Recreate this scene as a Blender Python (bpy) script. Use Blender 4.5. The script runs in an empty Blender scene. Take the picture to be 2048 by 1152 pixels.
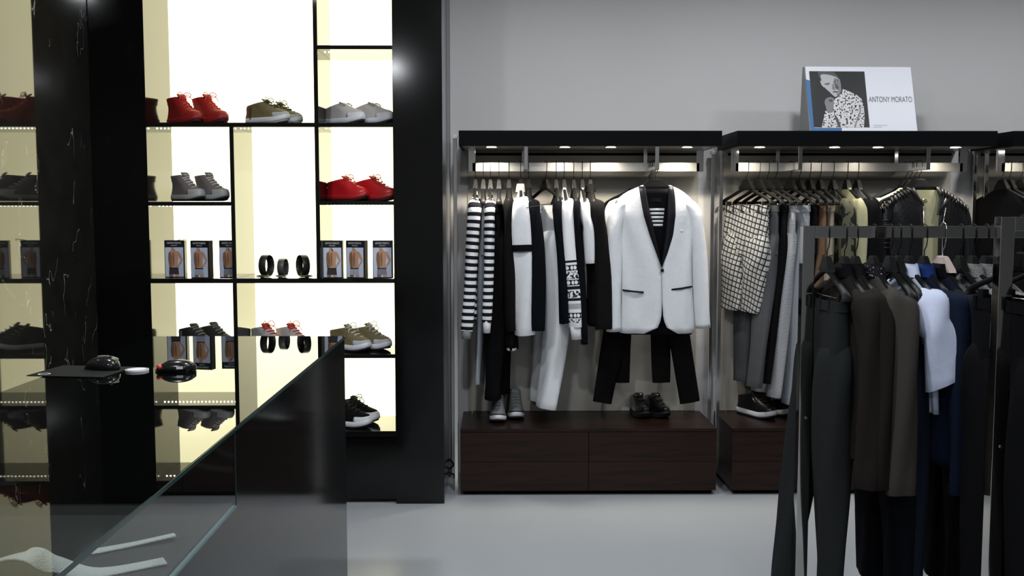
import bpy, bmesh, math, random
from mathutils import Vector, Matrix
R = math.radians
PI = math.pi
random.seed(7)
scene = bpy.context.scene
COL = scene.collection

# ------------------------------------------------------------------ camera
CAM_H, FPX = 1.58, 2000.0
PITCH = math.atan(161 / FPX)
YAW = math.atan(23 * math.cos(PITCH) / FPX)
cam_d = bpy.data.cameras.new('camera')
cam = bpy.data.objects.new('camera', cam_d); COL.objects.link(cam)
cam_d.sensor_width = 36.0
cam_d.lens = 36.0 * FPX / 2048.0
cam_d.clip_start = 0.05
cam.location = (0, 0, CAM_H)
cam.rotation_euler = (PI / 2 - PITCH, 0, -YAW)
scene.camera = cam

# ------------------------------------------------------------------ colour management, world
vs = scene.view_settings
vs.view_transform = 'Standard'; vs.look = 'None'; vs.gamma = 1.0
vs.use_curve_mapping = False
vs.exposure = 0.0
world = bpy.data.worlds.new('world'); scene.world = world
world.use_nodes = True
world.node_tree.nodes['Background'].inputs[0].default_value = (0.6, 0.65, 0.75, 1)
world.node_tree.nodes['Background'].inputs[1].default_value = 0.05
scene.cycles.max_bounces = 8
scene.cycles.caustics_reflective = False
scene.cycles.caustics_refractive = False
scene.cycles.sample_clamp_indirect = 4.0

# ------------------------------------------------------------------ pixel -> world helpers
def ray(px, py):
    u = (px - 1024) / FPX; v = (576 - py) / FPX
    a, b = PITCH, YAW
    f = Vector((math.sin(b) * math.cos(a), math.cos(b) * math.cos(a), -math.sin(a)))
    r = Vector((math.cos(b), -math.sin(b), 0))
    up = Vector((math.sin(b) * math.sin(a), math.cos(b) * math.sin(a), math.cos(a)))
    return f + r * u + up * v
def P(px, py, Y):
    d = ray(px, py); t = Y / d.y
    return Vector((d.x * t, Y, CAM_H + d.z * t))
def PZ(px, py, Z):
    d = ray(px, py); t = (Z - CAM_H) / d.z
    return Vector((d.x * t, d.y * t, Z))
def PP(px, py, p0, n):
    d = ray(px, py); o = Vector((0, 0, CAM_H))
    return o + d * ((p0 - o).dot(n) / d.dot(n))
def zr(row, Y, px=1024): return P(px, row, Y).z

# ------------------------------------------------------------------ lamps of the shop, some added to brighten walls and shelves
CEIL = 3.1
def area(name, loc, size, power, col=(1, 1, 1), rot=(0, 0, 0), spread=PI):
    l = bpy.data.lights.new(name, 'AREA'); l.shape = 'DISK'; l.size = size
    l.energy = power; l.color = col; l.spread = spread
    o = bpy.data.objects.new(name, l); COL.objects.link(o)
    o.location = loc; o.rotation_euler = rot
    return o
LAMPS = [(-1.15, -0.4, 34), (0.15, 4.45, 15), (1.55, 4.5, 16), (3.1, 4.4, 22), (-0.1, 2.5, 30), (-1.3, 3.3, 26), (1.2, -1.4, 30)]
for (lx, ly, pw) in LAMPS:
    area('ceiling_lamp_light', (lx, ly, CEIL - 0.03), 0.16, pw, (0.93, 0.96, 1.0))
area('ceiling_panel_light', (1.0, 1.6, CEIL - 0.02), 1.6, 26, (0.90, 0.94, 1.0))

# ------------------------------------------------------------------ materials
MATS = {}
def nd(nt, t, **kw):
    n = nt.nodes.new(t)
    for k, v in kw.items(): setattr(n, k, v)
    return n
def mat(name, col=(.5, .5, .5), rough=.5, metal=0.0, ior=1.45, coat=0.0, emit=None, estr=0.0, trans=0.0, sheen=0.0,
        bump=None, vary=None, spec=0.5):
    m = bpy.data.materials.new(name); m.use_nodes = True
    nt = m.node_tree; b = nt.nodes['Principled BSDF']
    b.inputs['Base Color'].default_value = (*col, 1)
    b.inputs['Roughness'].default_value = rough
    b.inputs['Metallic'].default_value = metal
    b.inputs['IOR'].default_value = ior
    b.inputs['Coat Weight'].default_value = coat
    b.inputs['Coat Roughness'].default_value = 0.03
    b.inputs['Transmission Weight'].default_value = trans
    b.inputs['Sheen Weight'].default_value = sheen
    b.inputs['Specular IOR Level'].default_value = spec
    if emit:
        b.inputs['Emission Color'].default_value = (*emit, 1)
        b.inputs['Emission Strength'].default_value = estr
    tc = nd(nt, 'ShaderNodeTexCoord')
    if vary:                                   # (scale, amount)
        n = nd(nt, 'ShaderNodeTexNoise'); n.inputs['Scale'].default_value = vary[0]; n.inputs['Detail'].default_value = 4
        nt.links.new(tc.outputs['Object'], n.inputs['Vector'])
        mx = nd(nt, 'ShaderNodeMix', data_type='RGBA'); 
        k = vary[1]
        mx.inputs[6].default_value = (*[c * (1 - k) for c in col], 1)
        mx.inputs[7].default_value = (*[min(1, c * (1 + k)) for c in col], 1)
        nt.links.new(n.outputs['Fac'], mx.inputs[0]); nt.links.new(mx.outputs[2], b.inputs['Base Color'])
    if bump:                                   # (scale, strength)
        n = nd(nt, 'ShaderNodeTexNoise'); n.inputs['Scale'].default_value = bump[0]; n.inputs['Detail'].default_value = 5
        nt.links.new(tc.outputs['Object'], n.inputs['Vector'])
        bp = nd(nt, 'ShaderNodeBump'); bp.inputs['Strength'].default_value = bump[1]; bp.inputs['Distance'].default_value = 0.01
        nt.links.new(n.outputs['Fac'], bp.inputs['Height']); nt.links.new(bp.outputs[0], b.inputs['Normal'])
    MATS[name] = m
    return m
def fabric(name, col, rough=.85, sheen=.0, bump=(14, .35), vary=(70, .05)):
    return mat(name, col, rough, sheen=sheen, bump=bump, vary=vary, spec=.06)
def math_n(nt, op, a, b=None, c=None):
    n = nd(nt, 'ShaderNodeMath', operation=op)
    for i, v in enumerate((a, b, c)):
        if v is None: continue
        if isinstance(v, (int, float)): n.inputs[i].default_value = v
        else: nt.links.new(v, n.inputs[i])
    return n.outputs[0]
def patmat(name, fac_fn, c0, c1, rough=.85):
    """fabric whose two colours are mixed by fac_fn(nt, u, v)"""
    m = mat(name, c0, rough, spec=.06, bump=(14, .3)); nt = m.node_tree; b = nt.nodes['Principled BSDF']
    uv = nd(nt, 'ShaderNodeUVMap'); sp = nd(nt, 'ShaderNodeSeparateXYZ'); nt.links.new(uv.outputs[0], sp.inputs[0])
    f = fac_fn(nt, sp.outputs[0], sp.outputs[1], uv.outputs[0])
    mx = nd(nt, 'ShaderNodeMix', data_type='RGBA'); mx.inputs[6].default_value = (*c0, 1); mx.inputs[7].default_value = (*c1, 1)
    nt.links.new(f, mx.inputs[0]); nt.links.new(mx.outputs[2], b.inputs['Base Color'])
    return m
def stripes(freq, duty=.5, off=0.0):
    def fn(nt, u, v, uv): return math_n(nt, 'LESS_THAN', math_n(nt, 'FRACT', math_n(nt, 'ADD', math_n(nt, 'MULTIPLY', v, freq), off)), duty)
    return fn
def plaid(freq, duty=.14, ang=14):
    def fn(nt, u0, v0, uv):
        ca, sa = math.cos(R(ang)), math.sin(R(ang))
        u = math_n(nt, 'ADD', math_n(nt, 'MULTIPLY', u0, ca), math_n(nt, 'MULTIPLY', v0, sa))
        v = math_n(nt, 'SUBTRACT', math_n(nt, 'MULTIPLY', v0, ca), math_n(nt, 'MULTIPLY', u0, sa))
        a = math_n(nt, 'LESS_THAN', math_n(nt, 'FRACT', math_n(nt, 'MULTIPLY', v, freq)), duty)
        c = math_n(nt, 'LESS_THAN', math_n(nt, 'FRACT', math_n(nt, 'MULTIPLY', u, freq)), duty)
        a2 = math_n(nt, 'MULTIPLY', math_n(nt, 'LESS_THAN', math_n(nt, 'FRACT', math_n(nt, 'ADD', math_n(nt, 'MULTIPLY', u, freq), .3)), duty * .6), .5)
        return math_n(nt, 'MAXIMUM', math_n(nt, 'MAXIMUM', a, c), a2)
    return fn
def speckle(scale, th):
    def fn(nt, u, v, uv):
        n = nd(nt, 'ShaderNodeTexNoise'); n.inputs['Scale'].default_value = scale; n.inputs['Detail'].default_value = 1.5
        nt.links.new(uv, n.inputs['Vector'])
        return math_n(nt, 'GREATER_THAN', n.outputs['Fac'], th)
    return fn
def folk_bands(nt, u, v, uv):
    """white knit with bands of dots, lines and scribbles from the chest down (1 = black)"""
    def band(v0, v1): return math_n(nt, 'MULTIPLY', math_n(nt, 'GREATER_THAN', v, v0), math_n(nt, 'LESS_THAN', v, v1))
    out = 0.0
    def add(x):
        nonlocal out
        out = math_n(nt, 'MAXIMUM', out, x)
    for (v0, v1) in ((.37, .382), (.51, .528), (.575, .59)):
        add(band(v0, v1))
    for (v0, v1) in ((.395, .425), (.475, .505), (.655, .685)):          # dot rows
        vc = (v0 + v1) / 2
        du = math_n(nt, 'SUBTRACT', math_n(nt, 'FRACT', math_n(nt, 'MULTIPLY', u, 36.0)), .5)
        dv = math_n(nt, 'MULTIPLY', math_n(nt, 'SUBTRACT', v, vc), 36.0)
        r = math_n(nt, 'SQRT', math_n(nt, 'ADD', math_n(nt, 'MULTIPLY', du, du), math_n(nt, 'MULTIPLY', dv, dv)))
        add(math_n(nt, 'MULTIPLY', band(v0, v1), math_n(nt, 'GREATER_THAN', r, .38)))
    n = nd(nt, 'ShaderNodeTexNoise'); n.inputs['Scale'].default_value = 60; nt.links.new(uv, n.inputs['Vector'])
    for (v0, v1) in ((.43, .47), (.535, .572), (.69, .71)):
        add(math_n(nt, 'MULTIPLY', band(v0, v1), math_n(nt, 'GREATER_THAN', n.outputs['Fac'], .5)))
    fine = math_n(nt, 'LESS_THAN', math_n(nt, 'FRACT', math_n(nt, 'MULTIPLY', math_n(nt, 'ADD', u, v), 220.0)), .5)
    add(math_n(nt, 'MULTIPLY', band(.605, .635), fine))
    return out

GLOSS = mat('black_lacquer_glass', (.006, .006, .006), .035, ior=1.52)
COLGLOSS = mat('black_lacquer_column', (.003, .003, .003), .11, ior=1.45, bump=(3, .02))
LITPANEL = mat('backlit_panel', (.9, .88, .8), .5, emit=(1.0, .94, .56), estr=2.9)
LED = mat('led_strip_light', (1, 1, 1), .5, emit=(1.0, .97, .85), estr=30)
CHROME = mat('polished_steel', (.78, .76, .72), .12, metal=1.0)
BRUSH = mat('brushed_steel', (.50, .49, .46), .40, metal=1.0)
CANOPY = mat('black_laminate', (.0035, .004, .0045), .5, spec=.05)
BLACKP = mat('black_plastic', (.0065, .0065, .0065), .5, spec=.2)
RAILST = mat('mirror_steel', (.56, .55, .52), .06, metal=1.0)
BEIGEP = mat('beige_padding', (.62, .50, .46), .7)
WHITEP = mat('white_plastic', (.75, .75, .76), .35)
WALLM = mat('grey_wall_paint', (.60, .59, .585), .75, vary=(2, .03), bump=(120, .05))
RACKBACK = mat('rack_back_laminate', (.44, .42, .37), .5, vary=(3, .04))
CEILM = mat('white_ceiling_paint', (.5, .5, .5), .8)
DARKWALL = mat('far_shop_wall', (.28, .28, .29), .7)
LAMPEM = mat('lamp_glow', (1, 1, 1), .5, emit=(1, .98, .94), estr=22)
CLAMPEM = mat('ceiling_lamp_glow', (1, 1, 1), .5, emit=(.95, .97, 1.0), estr=30)

def marble():
    m = mat('dark_marble', (.012, .011, .010), .03, ior=1.5); nt = m.node_tree; b = nt.nodes['Principled BSDF']
    tc = nd(nt, 'ShaderNodeTexCoord'); mp = nd(nt, 'ShaderNodeMapping'); nt.links.new(tc.outputs['Object'], mp.inputs[0])
    mp.inputs['Rotation'].default_value = (R(-28), 0, 0); mp.inputs['Scale'].default_value = (1, 2.2, .75)
    n1 = nd(nt, 'ShaderNodeTexNoise'); n1.inputs['Scale'].default_value = 2.4; n1.inputs['Detail'].default_value = 3.2; n1.inputs['Roughness'].default_value = .55; n1.inputs['Distortion'].default_value = .35
    nt.links.new(mp.outputs[0], n1.inputs['Vector'])
    d = math_n(nt, 'ABSOLUTE', math_n(nt, 'SUBTRACT', n1.outputs['Fac'], .5))
    vein = math_n(nt, 'LESS_THAN', d, .0022)
    n2 = nd(nt, 'ShaderNodeTexNoise'); n2.inputs['Scale'].default_value = 5.5; n2.inputs['Detail'].default_value = 3
    nt.links.new(tc.outputs['Object'], n2.inputs['Vector'])
    vm = math_n(nt, 'MULTIPLY', vein, math_n(nt, 'GREATER_THAN', n2.outputs['Fac'], .54))
    n3 = nd(nt, 'ShaderNodeTexNoise'); n3.inputs['Scale'].default_value = 9; n3.inputs['Detail'].default_value = 6
    nt.links.new(tc.outputs['Object'], n3.inputs['Vector'])
    c1 = nd(nt, 'ShaderNodeMix', data_type='RGBA'); c1.inputs[6].default_value = (.006, .0055, .005, 1); c1.inputs[7].default_value = (.022, .021, .018, 1)
    nt.links.new(n3.outputs['Fac'], c1.inputs[0])
    c2 = nd(nt, 'ShaderNodeMix', data_type='RGBA'); c2.inputs[7].default_value = (.30, .30, .27, 1)
    nt.links.new(c1.outputs[2], c2.inputs[6]); nt.links.new(vm, c2.inputs[0]); nt.links.new(c2.outputs[2], b.inputs['Base Color'])
    return m
MARBLE = marble()
def wood():
    m = mat('dark_walnut', (.04, .018, .010), .34, spec=.3); nt = m.node_tree; b = nt.nodes['Principled BSDF']
    tc = nd(nt, 'ShaderNodeTexCoord'); mp = nd(nt, 'ShaderNodeMapping'); nt.links.new(tc.outputs['Object'], mp.inputs[0])
    mp.inputs['Scale'].default_value = (1.2, 14, 22)
    n1 = nd(nt, 'ShaderNodeTexNoise'); n1.inputs['Scale'].default_value = 2.2; n1.inputs['Detail'].default_value = 8; n1.inputs['Distortion'].default_value = .6
    nt.links.new(mp.outputs[0], n1.inputs['Vector'])
    cr = nd(nt, 'ShaderNodeValToRGB'); cr.color_ramp.elements[0].position = .3; cr.color_ramp.elements[0].color = (.0065, .0035, .0026, 1)
    cr.color_ramp.elements[1].position = .72; cr.color_ramp.elements[1].color = (.024, .0085, .005, 1)
    nt.links.new(n1.outputs['Fac'], cr.inputs[0]); nt.links.new(cr.outputs[0], b.inputs['Base Color'])
    return m
WOOD = wood()
def floor_m():
    m = mat('grey_epoxy_floor', (.36, .385, .41), .28); nt = m.node_tree; b = nt.nodes['Principled BSDF']
    tc = nd(nt, 'ShaderNodeTexCoord')
    n = nd(nt, 'ShaderNodeTexNoise'); n.inputs['Scale'].default_value = 1.6; n.inputs['Detail'].default_value = 5
    nt.links.new(tc.outputs['Object'], n.inputs['Vector'])
    mx = nd(nt, 'ShaderNodeMix', data_type='RGBA'); mx.inputs[6].default_value = (.31, .33, .35, 1); mx.inputs[7].default_value = (.36, .38, .40, 1)
    nt.links.new(n.outputs['Fac'], mx.inputs[0]); nt.links.new(mx.outputs[2], b.inputs['Base Color'])
    bp = nd(nt, 'ShaderNodeBump'); bp.inputs['Strength'].default_value = .12; bp.inputs['Distance'].default_value = .02
    nt.links.new(n.outputs['Fac'], bp.inputs['Height']); nt.links.new(bp.outputs[0], b.inputs['Normal'])
    return m
FLOORM = floor_m()
def glass_m():
    m = bpy.data.materials.new('clear_glass'); m.use_nodes = True; nt = m.node_tree; nt.nodes.clear()
    out = nd(nt, 'ShaderNodeOutputMaterial'); tr = nd(nt, 'ShaderNodeBsdfTransparent'); tr.inputs[0].default_value = (.92, .945, .93, 1)
    gl = nd(nt, 'ShaderNodeBsdfGlossy'); gl.inputs['Roughness'].default_value = .01; gl.inputs[0].default_value = (1, 1, 1, 1)
    fr = nd(nt, 'ShaderNodeFresnel'); fr.inputs[0].default_value = 1.52
    mx = nd(nt, 'ShaderNodeMixShader'); ge = nd(nt, 'ShaderNodeNewGeometry'); ff = math_n(nt, 'MULTIPLY', fr.outputs[0], math_n(nt, 'SUBTRACT', 1.0, ge.outputs['Backfacing'])); nt.links.new(ff, mx.inputs[0]); nt.links.new(tr.outputs[0], mx.inputs[1]); nt.links.new(gl.outputs[0], mx.inputs[2])
    nt.links.new(mx.outputs[0], out.inputs[0])
    return m
GLASS = glass_m()
GEDGE = mat('glass_cut_edge', (.02, .045, .042), .15, ior=1.45)
F = {}
for k, c in dict(black=(.0045, .0045, .005), black2=(.007, .0066, .0066), navyblack=(.0042, .0048, .0068), white=(.67, .685, .705), cream=(.70, .66, .52),
                 grey=(.20, .21, .23), ltgrey=(.30, .32, .35), jeans=(.25, .265, .29), charcoal=(.017, .019, .0195), taupe=(.048, .043, .037),
                 darkbrown=(.016, .0135, .012), navy=(.007, .0115, .025), navy2=(.009, .012, .021), blue=(.012, .028, .12), brown=(.14, .085, .05),
                 beige=(.28, .24, .18), olive=(.10, .095, .045), tan=(.36, .34, .21), slate=(.065, .068, .072), skyblue=(.52, .57, .72)).items():
    F[k] = fabric('fabric_' + k, c)
F['stripe'] = patmat('fabric_black_white_stripe', stripes(26, .5), (.78, .79, .80), (.012, .012, .016))
F['tstripe'] = patmat('fabric_tee_stripe', stripes(40, .5), (.78, .79, .80), (.012, .012, .016))
F['plaid'] = patmat('fabric_plaid', plaid(34, .24), (.42, .42, .40), (.02, .02, .025))
F['folk'] = patmat('fabric_folk_knit', folk_bands, (.78, .79, .80), (.015, .015, .02))
F['pinstripe'] = patmat('fabric_fine_check', stripes(160, .45), (.46, .47, .48), (.14, .14, .15))
F['tweed'] = patmat('fabric_tweed', speckle(240, .5), (.28, .28, .28), (.10, .10, .10))
F['dots'] = patmat('fabric_dotted', speckle(120, .66), (.012, .012, .015), (.75, .75, .75))
F['camo'] = patmat('fabric_camouflage', speckle(14, .5), (.015, .017, .014), (.09, .09, .06))
F['shirtprint'] = patmat('printed_shirt', speckle(95, .56), (.62, .60, .60), (.05, .045, .05))
LEATHER = mat('black_leather', (.006, .006, .0065), .34, bump=(60, .15), spec=.45)
REDL = mat('red_leather', (.50, .012, .016), .36, bump=(50, .12))
REDD = mat('deep_red_suede', (.36, .018, .014), .55, bump=(90, .2))
SKIN = mat('printed_skin', (.52, .29, .18), .4)
SKIND = mat('printed_skin_shade', (.24, .12, .06), .4)
def gray(name, g, r=.45): return mat(name, (g, g * .985, g * 1.01), r)

# ------------------------------------------------------------------ object helpers
def tagp(o, label=None, cat=None, group=None, kind=None):
    if label: o['label'] = label
    if cat: o['category'] = cat
    if group: o['group'] = group
    if kind: o['kind'] = kind
    return o
def empty(name, loc=(0, 0, 0), rz=0.0, label=None, cat=None, group=None, rx=0.0, ry=0.0):
    o = bpy.data.objects.new(name, None); COL.objects.link(o); o.location = loc
    o.rotation_euler = (rx, ry, rz); o.empty_display_size = .05
    return tagp(o, label, cat, group)
def link_bm(name, bm, m, parent=None, smooth=False, loc=None):
    me = bpy.data.meshes.new(name); bm.normal_update(); bm.to_mesh(me); bm.free()
    if m: me.materials.append(m)
    if smooth:
        me.polygons.foreach_set('use_smooth', [True] * len(me.polygons))
    o = bpy.data.objects.new(name, me); COL.objects.link(o)
    if parent: o.parent = parent
    if loc is not None: o.location = loc
    return o
def add_box(bm, x0, x1, y0, y1, z0, z1, bevel=0.0, mtx=None):
    r = bmesh.ops.create_cube(bm, size=1)
    vv = r['verts']
    for v in vv:
        v.co = Vector(((x0 + x1) / 2 + v.co.x * (x1 - x0), (y0 + y1) / 2 + v.co.y * (y1 - y0), (z0 + z1) / 2 + v.co.z * (z1 - z0)))
    if bevel > 0:
        es = list({e for v in vv for e in v.link_edges})
        rr = bmesh.ops.bevel(bm, geom=es, offset=bevel, segments=2, affect='EDGES', profile=.7)
        vv = list({v for f in rr['faces'] for v in f.verts} | {v for v in vv if v.is_valid})
    if mtx is not None:
        for v in vv:
            if v.is_valid: v.co = mtx @ v.co
    return vv
def box(name, x0, x1, y0, y1, z0, z1, m, parent=None, bevel=0.0):
    """box whose object origin is its centre (in the parent's space)"""
    bm = bmesh.new()
    cx, cy, cz = (x0 + x1) / 2, (y0 + y1) / 2, (z0 + z1) / 2
    add_box(bm, x0 - cx, x1 - cx, y0 - cy, y1 - cy, z0 - cz, z1 - cz, bevel)
    return link_bm(name, bm, m, parent, loc=(cx, cy, cz))
def add_loft(bm, rings, closed=True, cap0=False, cap1=False, uv=True, vstart=0.0):
    vr = [[bm.verts.new(p) for p in r] for r in rings]
    ul = bm.loops.layers.uv.verify()
    n = len(rings[0])
    U = []; V = [vstart]
    for r in rings:
        u = [0.0]
        for i in range(1, n + 1):
            u.append(u[-1] + (r[i % n] - r[i - 1]).length)
        U.append(u)
    big = max(range(len(U)), key=lambda k: U[k][-1])
    UU = U[big]
    for k in range(1, len(rings)):
        c0 = sum((p for p in rings[k - 1]), Vector()) / n; c1 = sum((p for p in rings[k]), Vector()) / n
        V.append(V[-1] + max((c1 - c0).length, 1e-4))
    m = n if closed else n - 1
    for k in range(len(rings) - 1):
        for i in range(m):
            j = (i + 1) % n
            a, b, c, d = vr[k][i], vr[k][j], vr[k + 1][j], vr[k + 1][i]
            try: f = bm.faces.new((a, b, c, d))
            except ValueError: continue
            for l, (uu, vv) in zip(f.loops, ((UU[i], V[k]), (UU[i + 1], V[k]), (UU[i + 1], V[k + 1]), (UU[i], V[k + 1]))):
                l[ul].uv = (uu, vv)
    for cap, ring in ((cap0, vr[0]), (cap1, vr[-1])):
        if cap:
            try: bm.faces.new(ring)
            except ValueError: pass
    return vr
def loft(name, rings, m, parent=None, closed=True, cap0=False, cap1=False, smooth=True, solid=0.0, sub=0):
    bm = bmesh.new(); add_loft(bm, rings, closed, cap0, cap1)
    bmesh.ops.recalc_face_normals(bm, faces=bm.faces)
    o = link_bm(name, bm, m, parent, smooth)
    if sub:
        s = o.modifiers.new('sub', 'SUBSURF'); s.levels = sub; s.render_levels = sub
    if solid:
        s = o.modifiers.new('solid', 'SOLIDIFY'); s.thickness = solid; s.offset = 0
    return o
def sring(cx, cy, z, a, b, n=28, p=2.4, rot=0.0, fold=None, tilt=0.0):
    """superellipse ring; fold = (k, amp, phase); tilt raises z towards +x"""
    out = []
    for i in range(n):
        t = 2 * PI * i / n
        c, s = math.cos(t), math.sin(t)
        x = a * math.copysign(abs(c) ** (2 / p), c); y = b * math.copysign(abs(s) ** (2 / p), s)
        if fold:
            k, amp, ph = fold
            w = amp * (math.sin(k * t + ph) + .5 * math.sin((k * 1.7 // 1 + 1) * t + ph * 2.3))
            y += w * (1 if s >= 0 else -1) * min(1, abs(s) * 2); x += w * .3 * c
        xr = x * math.cos(rot) - y * math.sin(rot); yr = x * math.sin(rot) + y * math.cos(rot)
        out.append(Vector((cx + xr, cy + yr, z + tilt * xr)))
    return out
def interp(tab, z):
    """piecewise linear table [(key, v1, v2..)] with monotone keys"""
    if (tab[0][0] - z) * (1 if tab[0][0] > tab[-1][0] else -1) <= 0: return tab[0][1:]
    for a, b in zip(tab, tab[1:]):
        lo, hi = min(a[0], b[0]), max(a[0], b[0])
        if lo <= z <= hi:
            t = (z - a[0]) / (b[0] - a[0]) if b[0] != a[0] else 0
            return tuple(u + (w - u) * t for u, w in zip(a[1:], b[1:]))
    return tab[-1][1:]
def tube_rings(pts, ra, rb, side=Vector((0, 1, 0)), n=16, p=2.2, fold=None):
    pts = [Vector(q) for q in pts]; out = []
    for k, c in enumerate(pts):
        t = (pts[min(k + 1, len(pts) - 1)] - pts[max(k - 1, 0)]).normalized()
        s = (side - t * side.dot(t)).normalized(); nn = t.cross(s)
        A = ra[k] if isinstance(ra, (list, tuple)) else ra; B = rb[k] if isinstance(rb, (list, tuple)) else rb
        ring = []
        for i in range(n):
            th = 2 * PI * i / n; cc, ss = math.cos(th), math.sin(th)
            x = A * math.copysign(abs(cc) ** (2 / p), cc); y = B * math.copysign(abs(ss) ** (2 / p), ss)
            if fold:
                w = fold[1] * math.sin(fold[0] * th + fold[2] + k * fold[3]) * min(1, k / 2.0)
                x += w * cc; y += w * ss
            ring.append(c + nn * x + s * y)
        out.append(ring)
    return out
def smooth_path(pts, m=6):
    """Catmull-Rom through pts (tuples of any length)"""
    pts = [tuple(p) for p in pts]; out = []
    for i in range(len(pts) - 1):
        p0 = pts[max(i - 1, 0)]; p1 = pts[i]; p2 = pts[i + 1]; p3 = pts[min(i + 2, len(pts) - 1)]
        for j in range(m):
            t = j / m
            out.append(tuple(.5 * ((2 * b) + (-a + c) * t + (2 * a - 5 * b + 4 * c - d) * t * t + (-a + 3 * b - 3 * c + d) * t ** 3)
                             for a, b, c, d in zip(p0, p1, p2, p3)))
    out.append(pts[-1])
    return out
def wire(name, pts, r, m, parent=None, n=8, closed=False, rb=None, side=Vector((0, 1, 0))):
    return loft(name, tube_rings(pts, r, rb if rb else r, side=side, n=n, p=2), m, parent, cap0=True, cap1=True)
def poly(name, pts, m, parent=None, uvscale=1.0):
    bm = bmesh.new(); vv = [bm.verts.new(p) for p in pts]; f = bm.faces.new(vv)
    ul = bm.loops.layers.uv.verify()
    for l in f.loops:
        l[ul].uv = (l.vert.co.x * uvscale, l.vert.co.z * uvscale)
    bmesh.ops.triangulate(bm, faces=bm.faces[:])
    return link_bm(name, bm, m, parent)
def text(name, s, size, m, parent, mtx, xs=1.0, align='CENTER', ext=.0002):
    c = bpy.data.curves.new(name, 'FONT'); c.body = s; c.size = size; c.align_x = align; c.align_y = 'CENTER'; c.extrude = ext
    t = bpy.data.objects.new(name + '_tmp', c); COL.objects.link(t)
    dg = bpy.context.evaluated_depsgraph_get(); me = bpy.data.meshes.new_from_object(t.evaluated_get(dg))
    COL.objects.unlink(t); bpy.data.objects.remove(t)
    for v in me.vertices: v.co.x *= xs
    me.transform(mtx)
    me.materials.clear(); me.materials.append(m)
    o = bpy.data.objects.new(name, me); COL.objects.link(o); o.parent = parent
    return o
def dup(root, loc=None, rz=None, label=None, group=None, cat=None):
    r = root.copy(); COL.objects.link(r)
    if loc is not None: r.location = loc
    if rz is not None: r.rotation_euler.z = rz
    tagp(r, label, cat, group)
    for ch in list(root.children):
        c = ch.copy(); COL.objects.link(c); c.parent = r
        for g in list(ch.children):
            d = g.copy(); COL.objects.link(d); d.parent = c
    return r
# ================================================================== THE ROOM
YW = 5.885                       # back wall
XL = P(187, 415, 5.246).x        # marble side wall
XR, YF = 5.2, -2.6
def struct(name, *a, **k): return tagp(box(name, *a, **k), kind='structure')
struct('floor', XL - .3, XR, YF, YW + .2, -.1, 0, FLOORM)
struct('ceiling', XL - .3, XR, YF, YW + .2, CEIL, CEIL + .1, CEILM)
struct('wall_back', XL - .3, XR, YW, YW + .2, 0, CEIL, WALLM)
struct('wall_left', XL - .3, XL, YF, YW, 0, CEIL, MARBLE)
struct('wall_right', XR, XR + .1, YF, YW, 0, CEIL, DARKWALL)
struct('wall_front', XL - .3, XR, YF - .1, YF, 0, CEIL, DARKWALL)
# dark strip painting in the shade of the alcove right of the shelving column
struct('alcove_shade_1', P(880, 415, 5.8).x, P(900, 415, 5.8).x, 5.76, YW, 0, CEIL, mat('alcove_shade_grey', (.25, .25, .26), .6))

# ceiling lamps, some added for their light (seen only in the polished surfaces)
def disc(name, cx, cy, z, r, m, parent=None, h=.01, n=28):
    bm = bmesh.new(); bmesh.ops.create_cone(bm, cap_ends=True, segments=n, radius1=r, radius2=r, depth=h)
    return link_bm(name, bm, m, parent, loc=(cx, cy, z))
def ring_mesh(name, r0, r1, h, m, parent, loc, n=28):
    prof = [(r0, 0), (r1, 0), (r1, h), (r0, h)]
    rings = [[Vector((rr * math.cos(2 * PI * i / n), rr * math.sin(2 * PI * i / n), zz)) for i in range(n)] for rr, zz in prof + prof[:1]]
    o = loft(name, rings, m, parent, smooth=False); o.location = loc
    return o
for i, (lx, ly, pw) in enumerate(LAMPS):
    where = ['behind the camera on the left', 'added in front of the first wall rack to brighten the wall', 'added in front of the second wall rack to brighten the wall', 'in front of the third wall rack', 'above the aisle', 'added above the counter to brighten the shelves', 'added far behind the camera to light the front wall'][i]
    t = empty('ceiling_lamp', (lx, ly, CEIL), label='round recessed ceiling lamp ' + where, cat='ceiling lamp')
    ring_mesh('lamp_ring', .082, .10, .012, WHITEP, t, (0, 0, -.013))
    disc('diffuser', 0, 0, -.006, .08, CLAMPEM, t, h=.008)

# ================================================================== BACKLIT SHELVING UNIT
YS, YB = 5.246, 5.64
unit = empty('shelving_unit', ((XL + P(887, 600, YS).x) / 2, YS + .2, 0), label='tall black lacquered shelving unit with glowing backlit niches', cat='shelving unit')
ux, uy = unit.location.x, unit.location.y
def ub(name, x0, x1, y0, y1, z0, z1, m, bevel=.0015):
    return box(name, x0 - ux, x1 - ux, y0 - uy, y1 - uy, z0, z1, m, unit, bevel)
XA = P(297, 415, YS).x; XB = P(787, 415, YS).x; XC = P(887, 700, YS).x
ub('column', XL + .002, XA, YS, YB + .1, 0, CEIL - .002, COLGLOSS)
ub('column', XB, XC, YS, YB + .1, 0, CEIL - .002, COLGLOSS)
ub('back_panel', XA + .001, XB - .001, YB, YB + .03, 0.3, CEIL - .01, LITPANEL, 0)
def srow(r0, r1): return zr(r1, YS, 600), zr(r0, YS, 600)
shelf_z = {}
def shelf(key, px0, px1, r0, r1):
    z0, z1 = srow(r0, r1); shelf_z[key] = z1
    xa = XA if px0 is None else P(px0, 415, YS).x; xb = XB if px1 is None else P(px1, 415, YS).x
    ub('shelf', xa + .0005, xb - .0005, YS + .004, YB - .001, z0, z1, GLOSS)
    return xa, xb, z0, z1
def divider(px0, px1, z0, z1):
    ub('divider', P(px0, 415, YS).x, P(px1, 415, YS).x, YS + .002, YB - .001, z0, z1, GLOSS)
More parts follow.
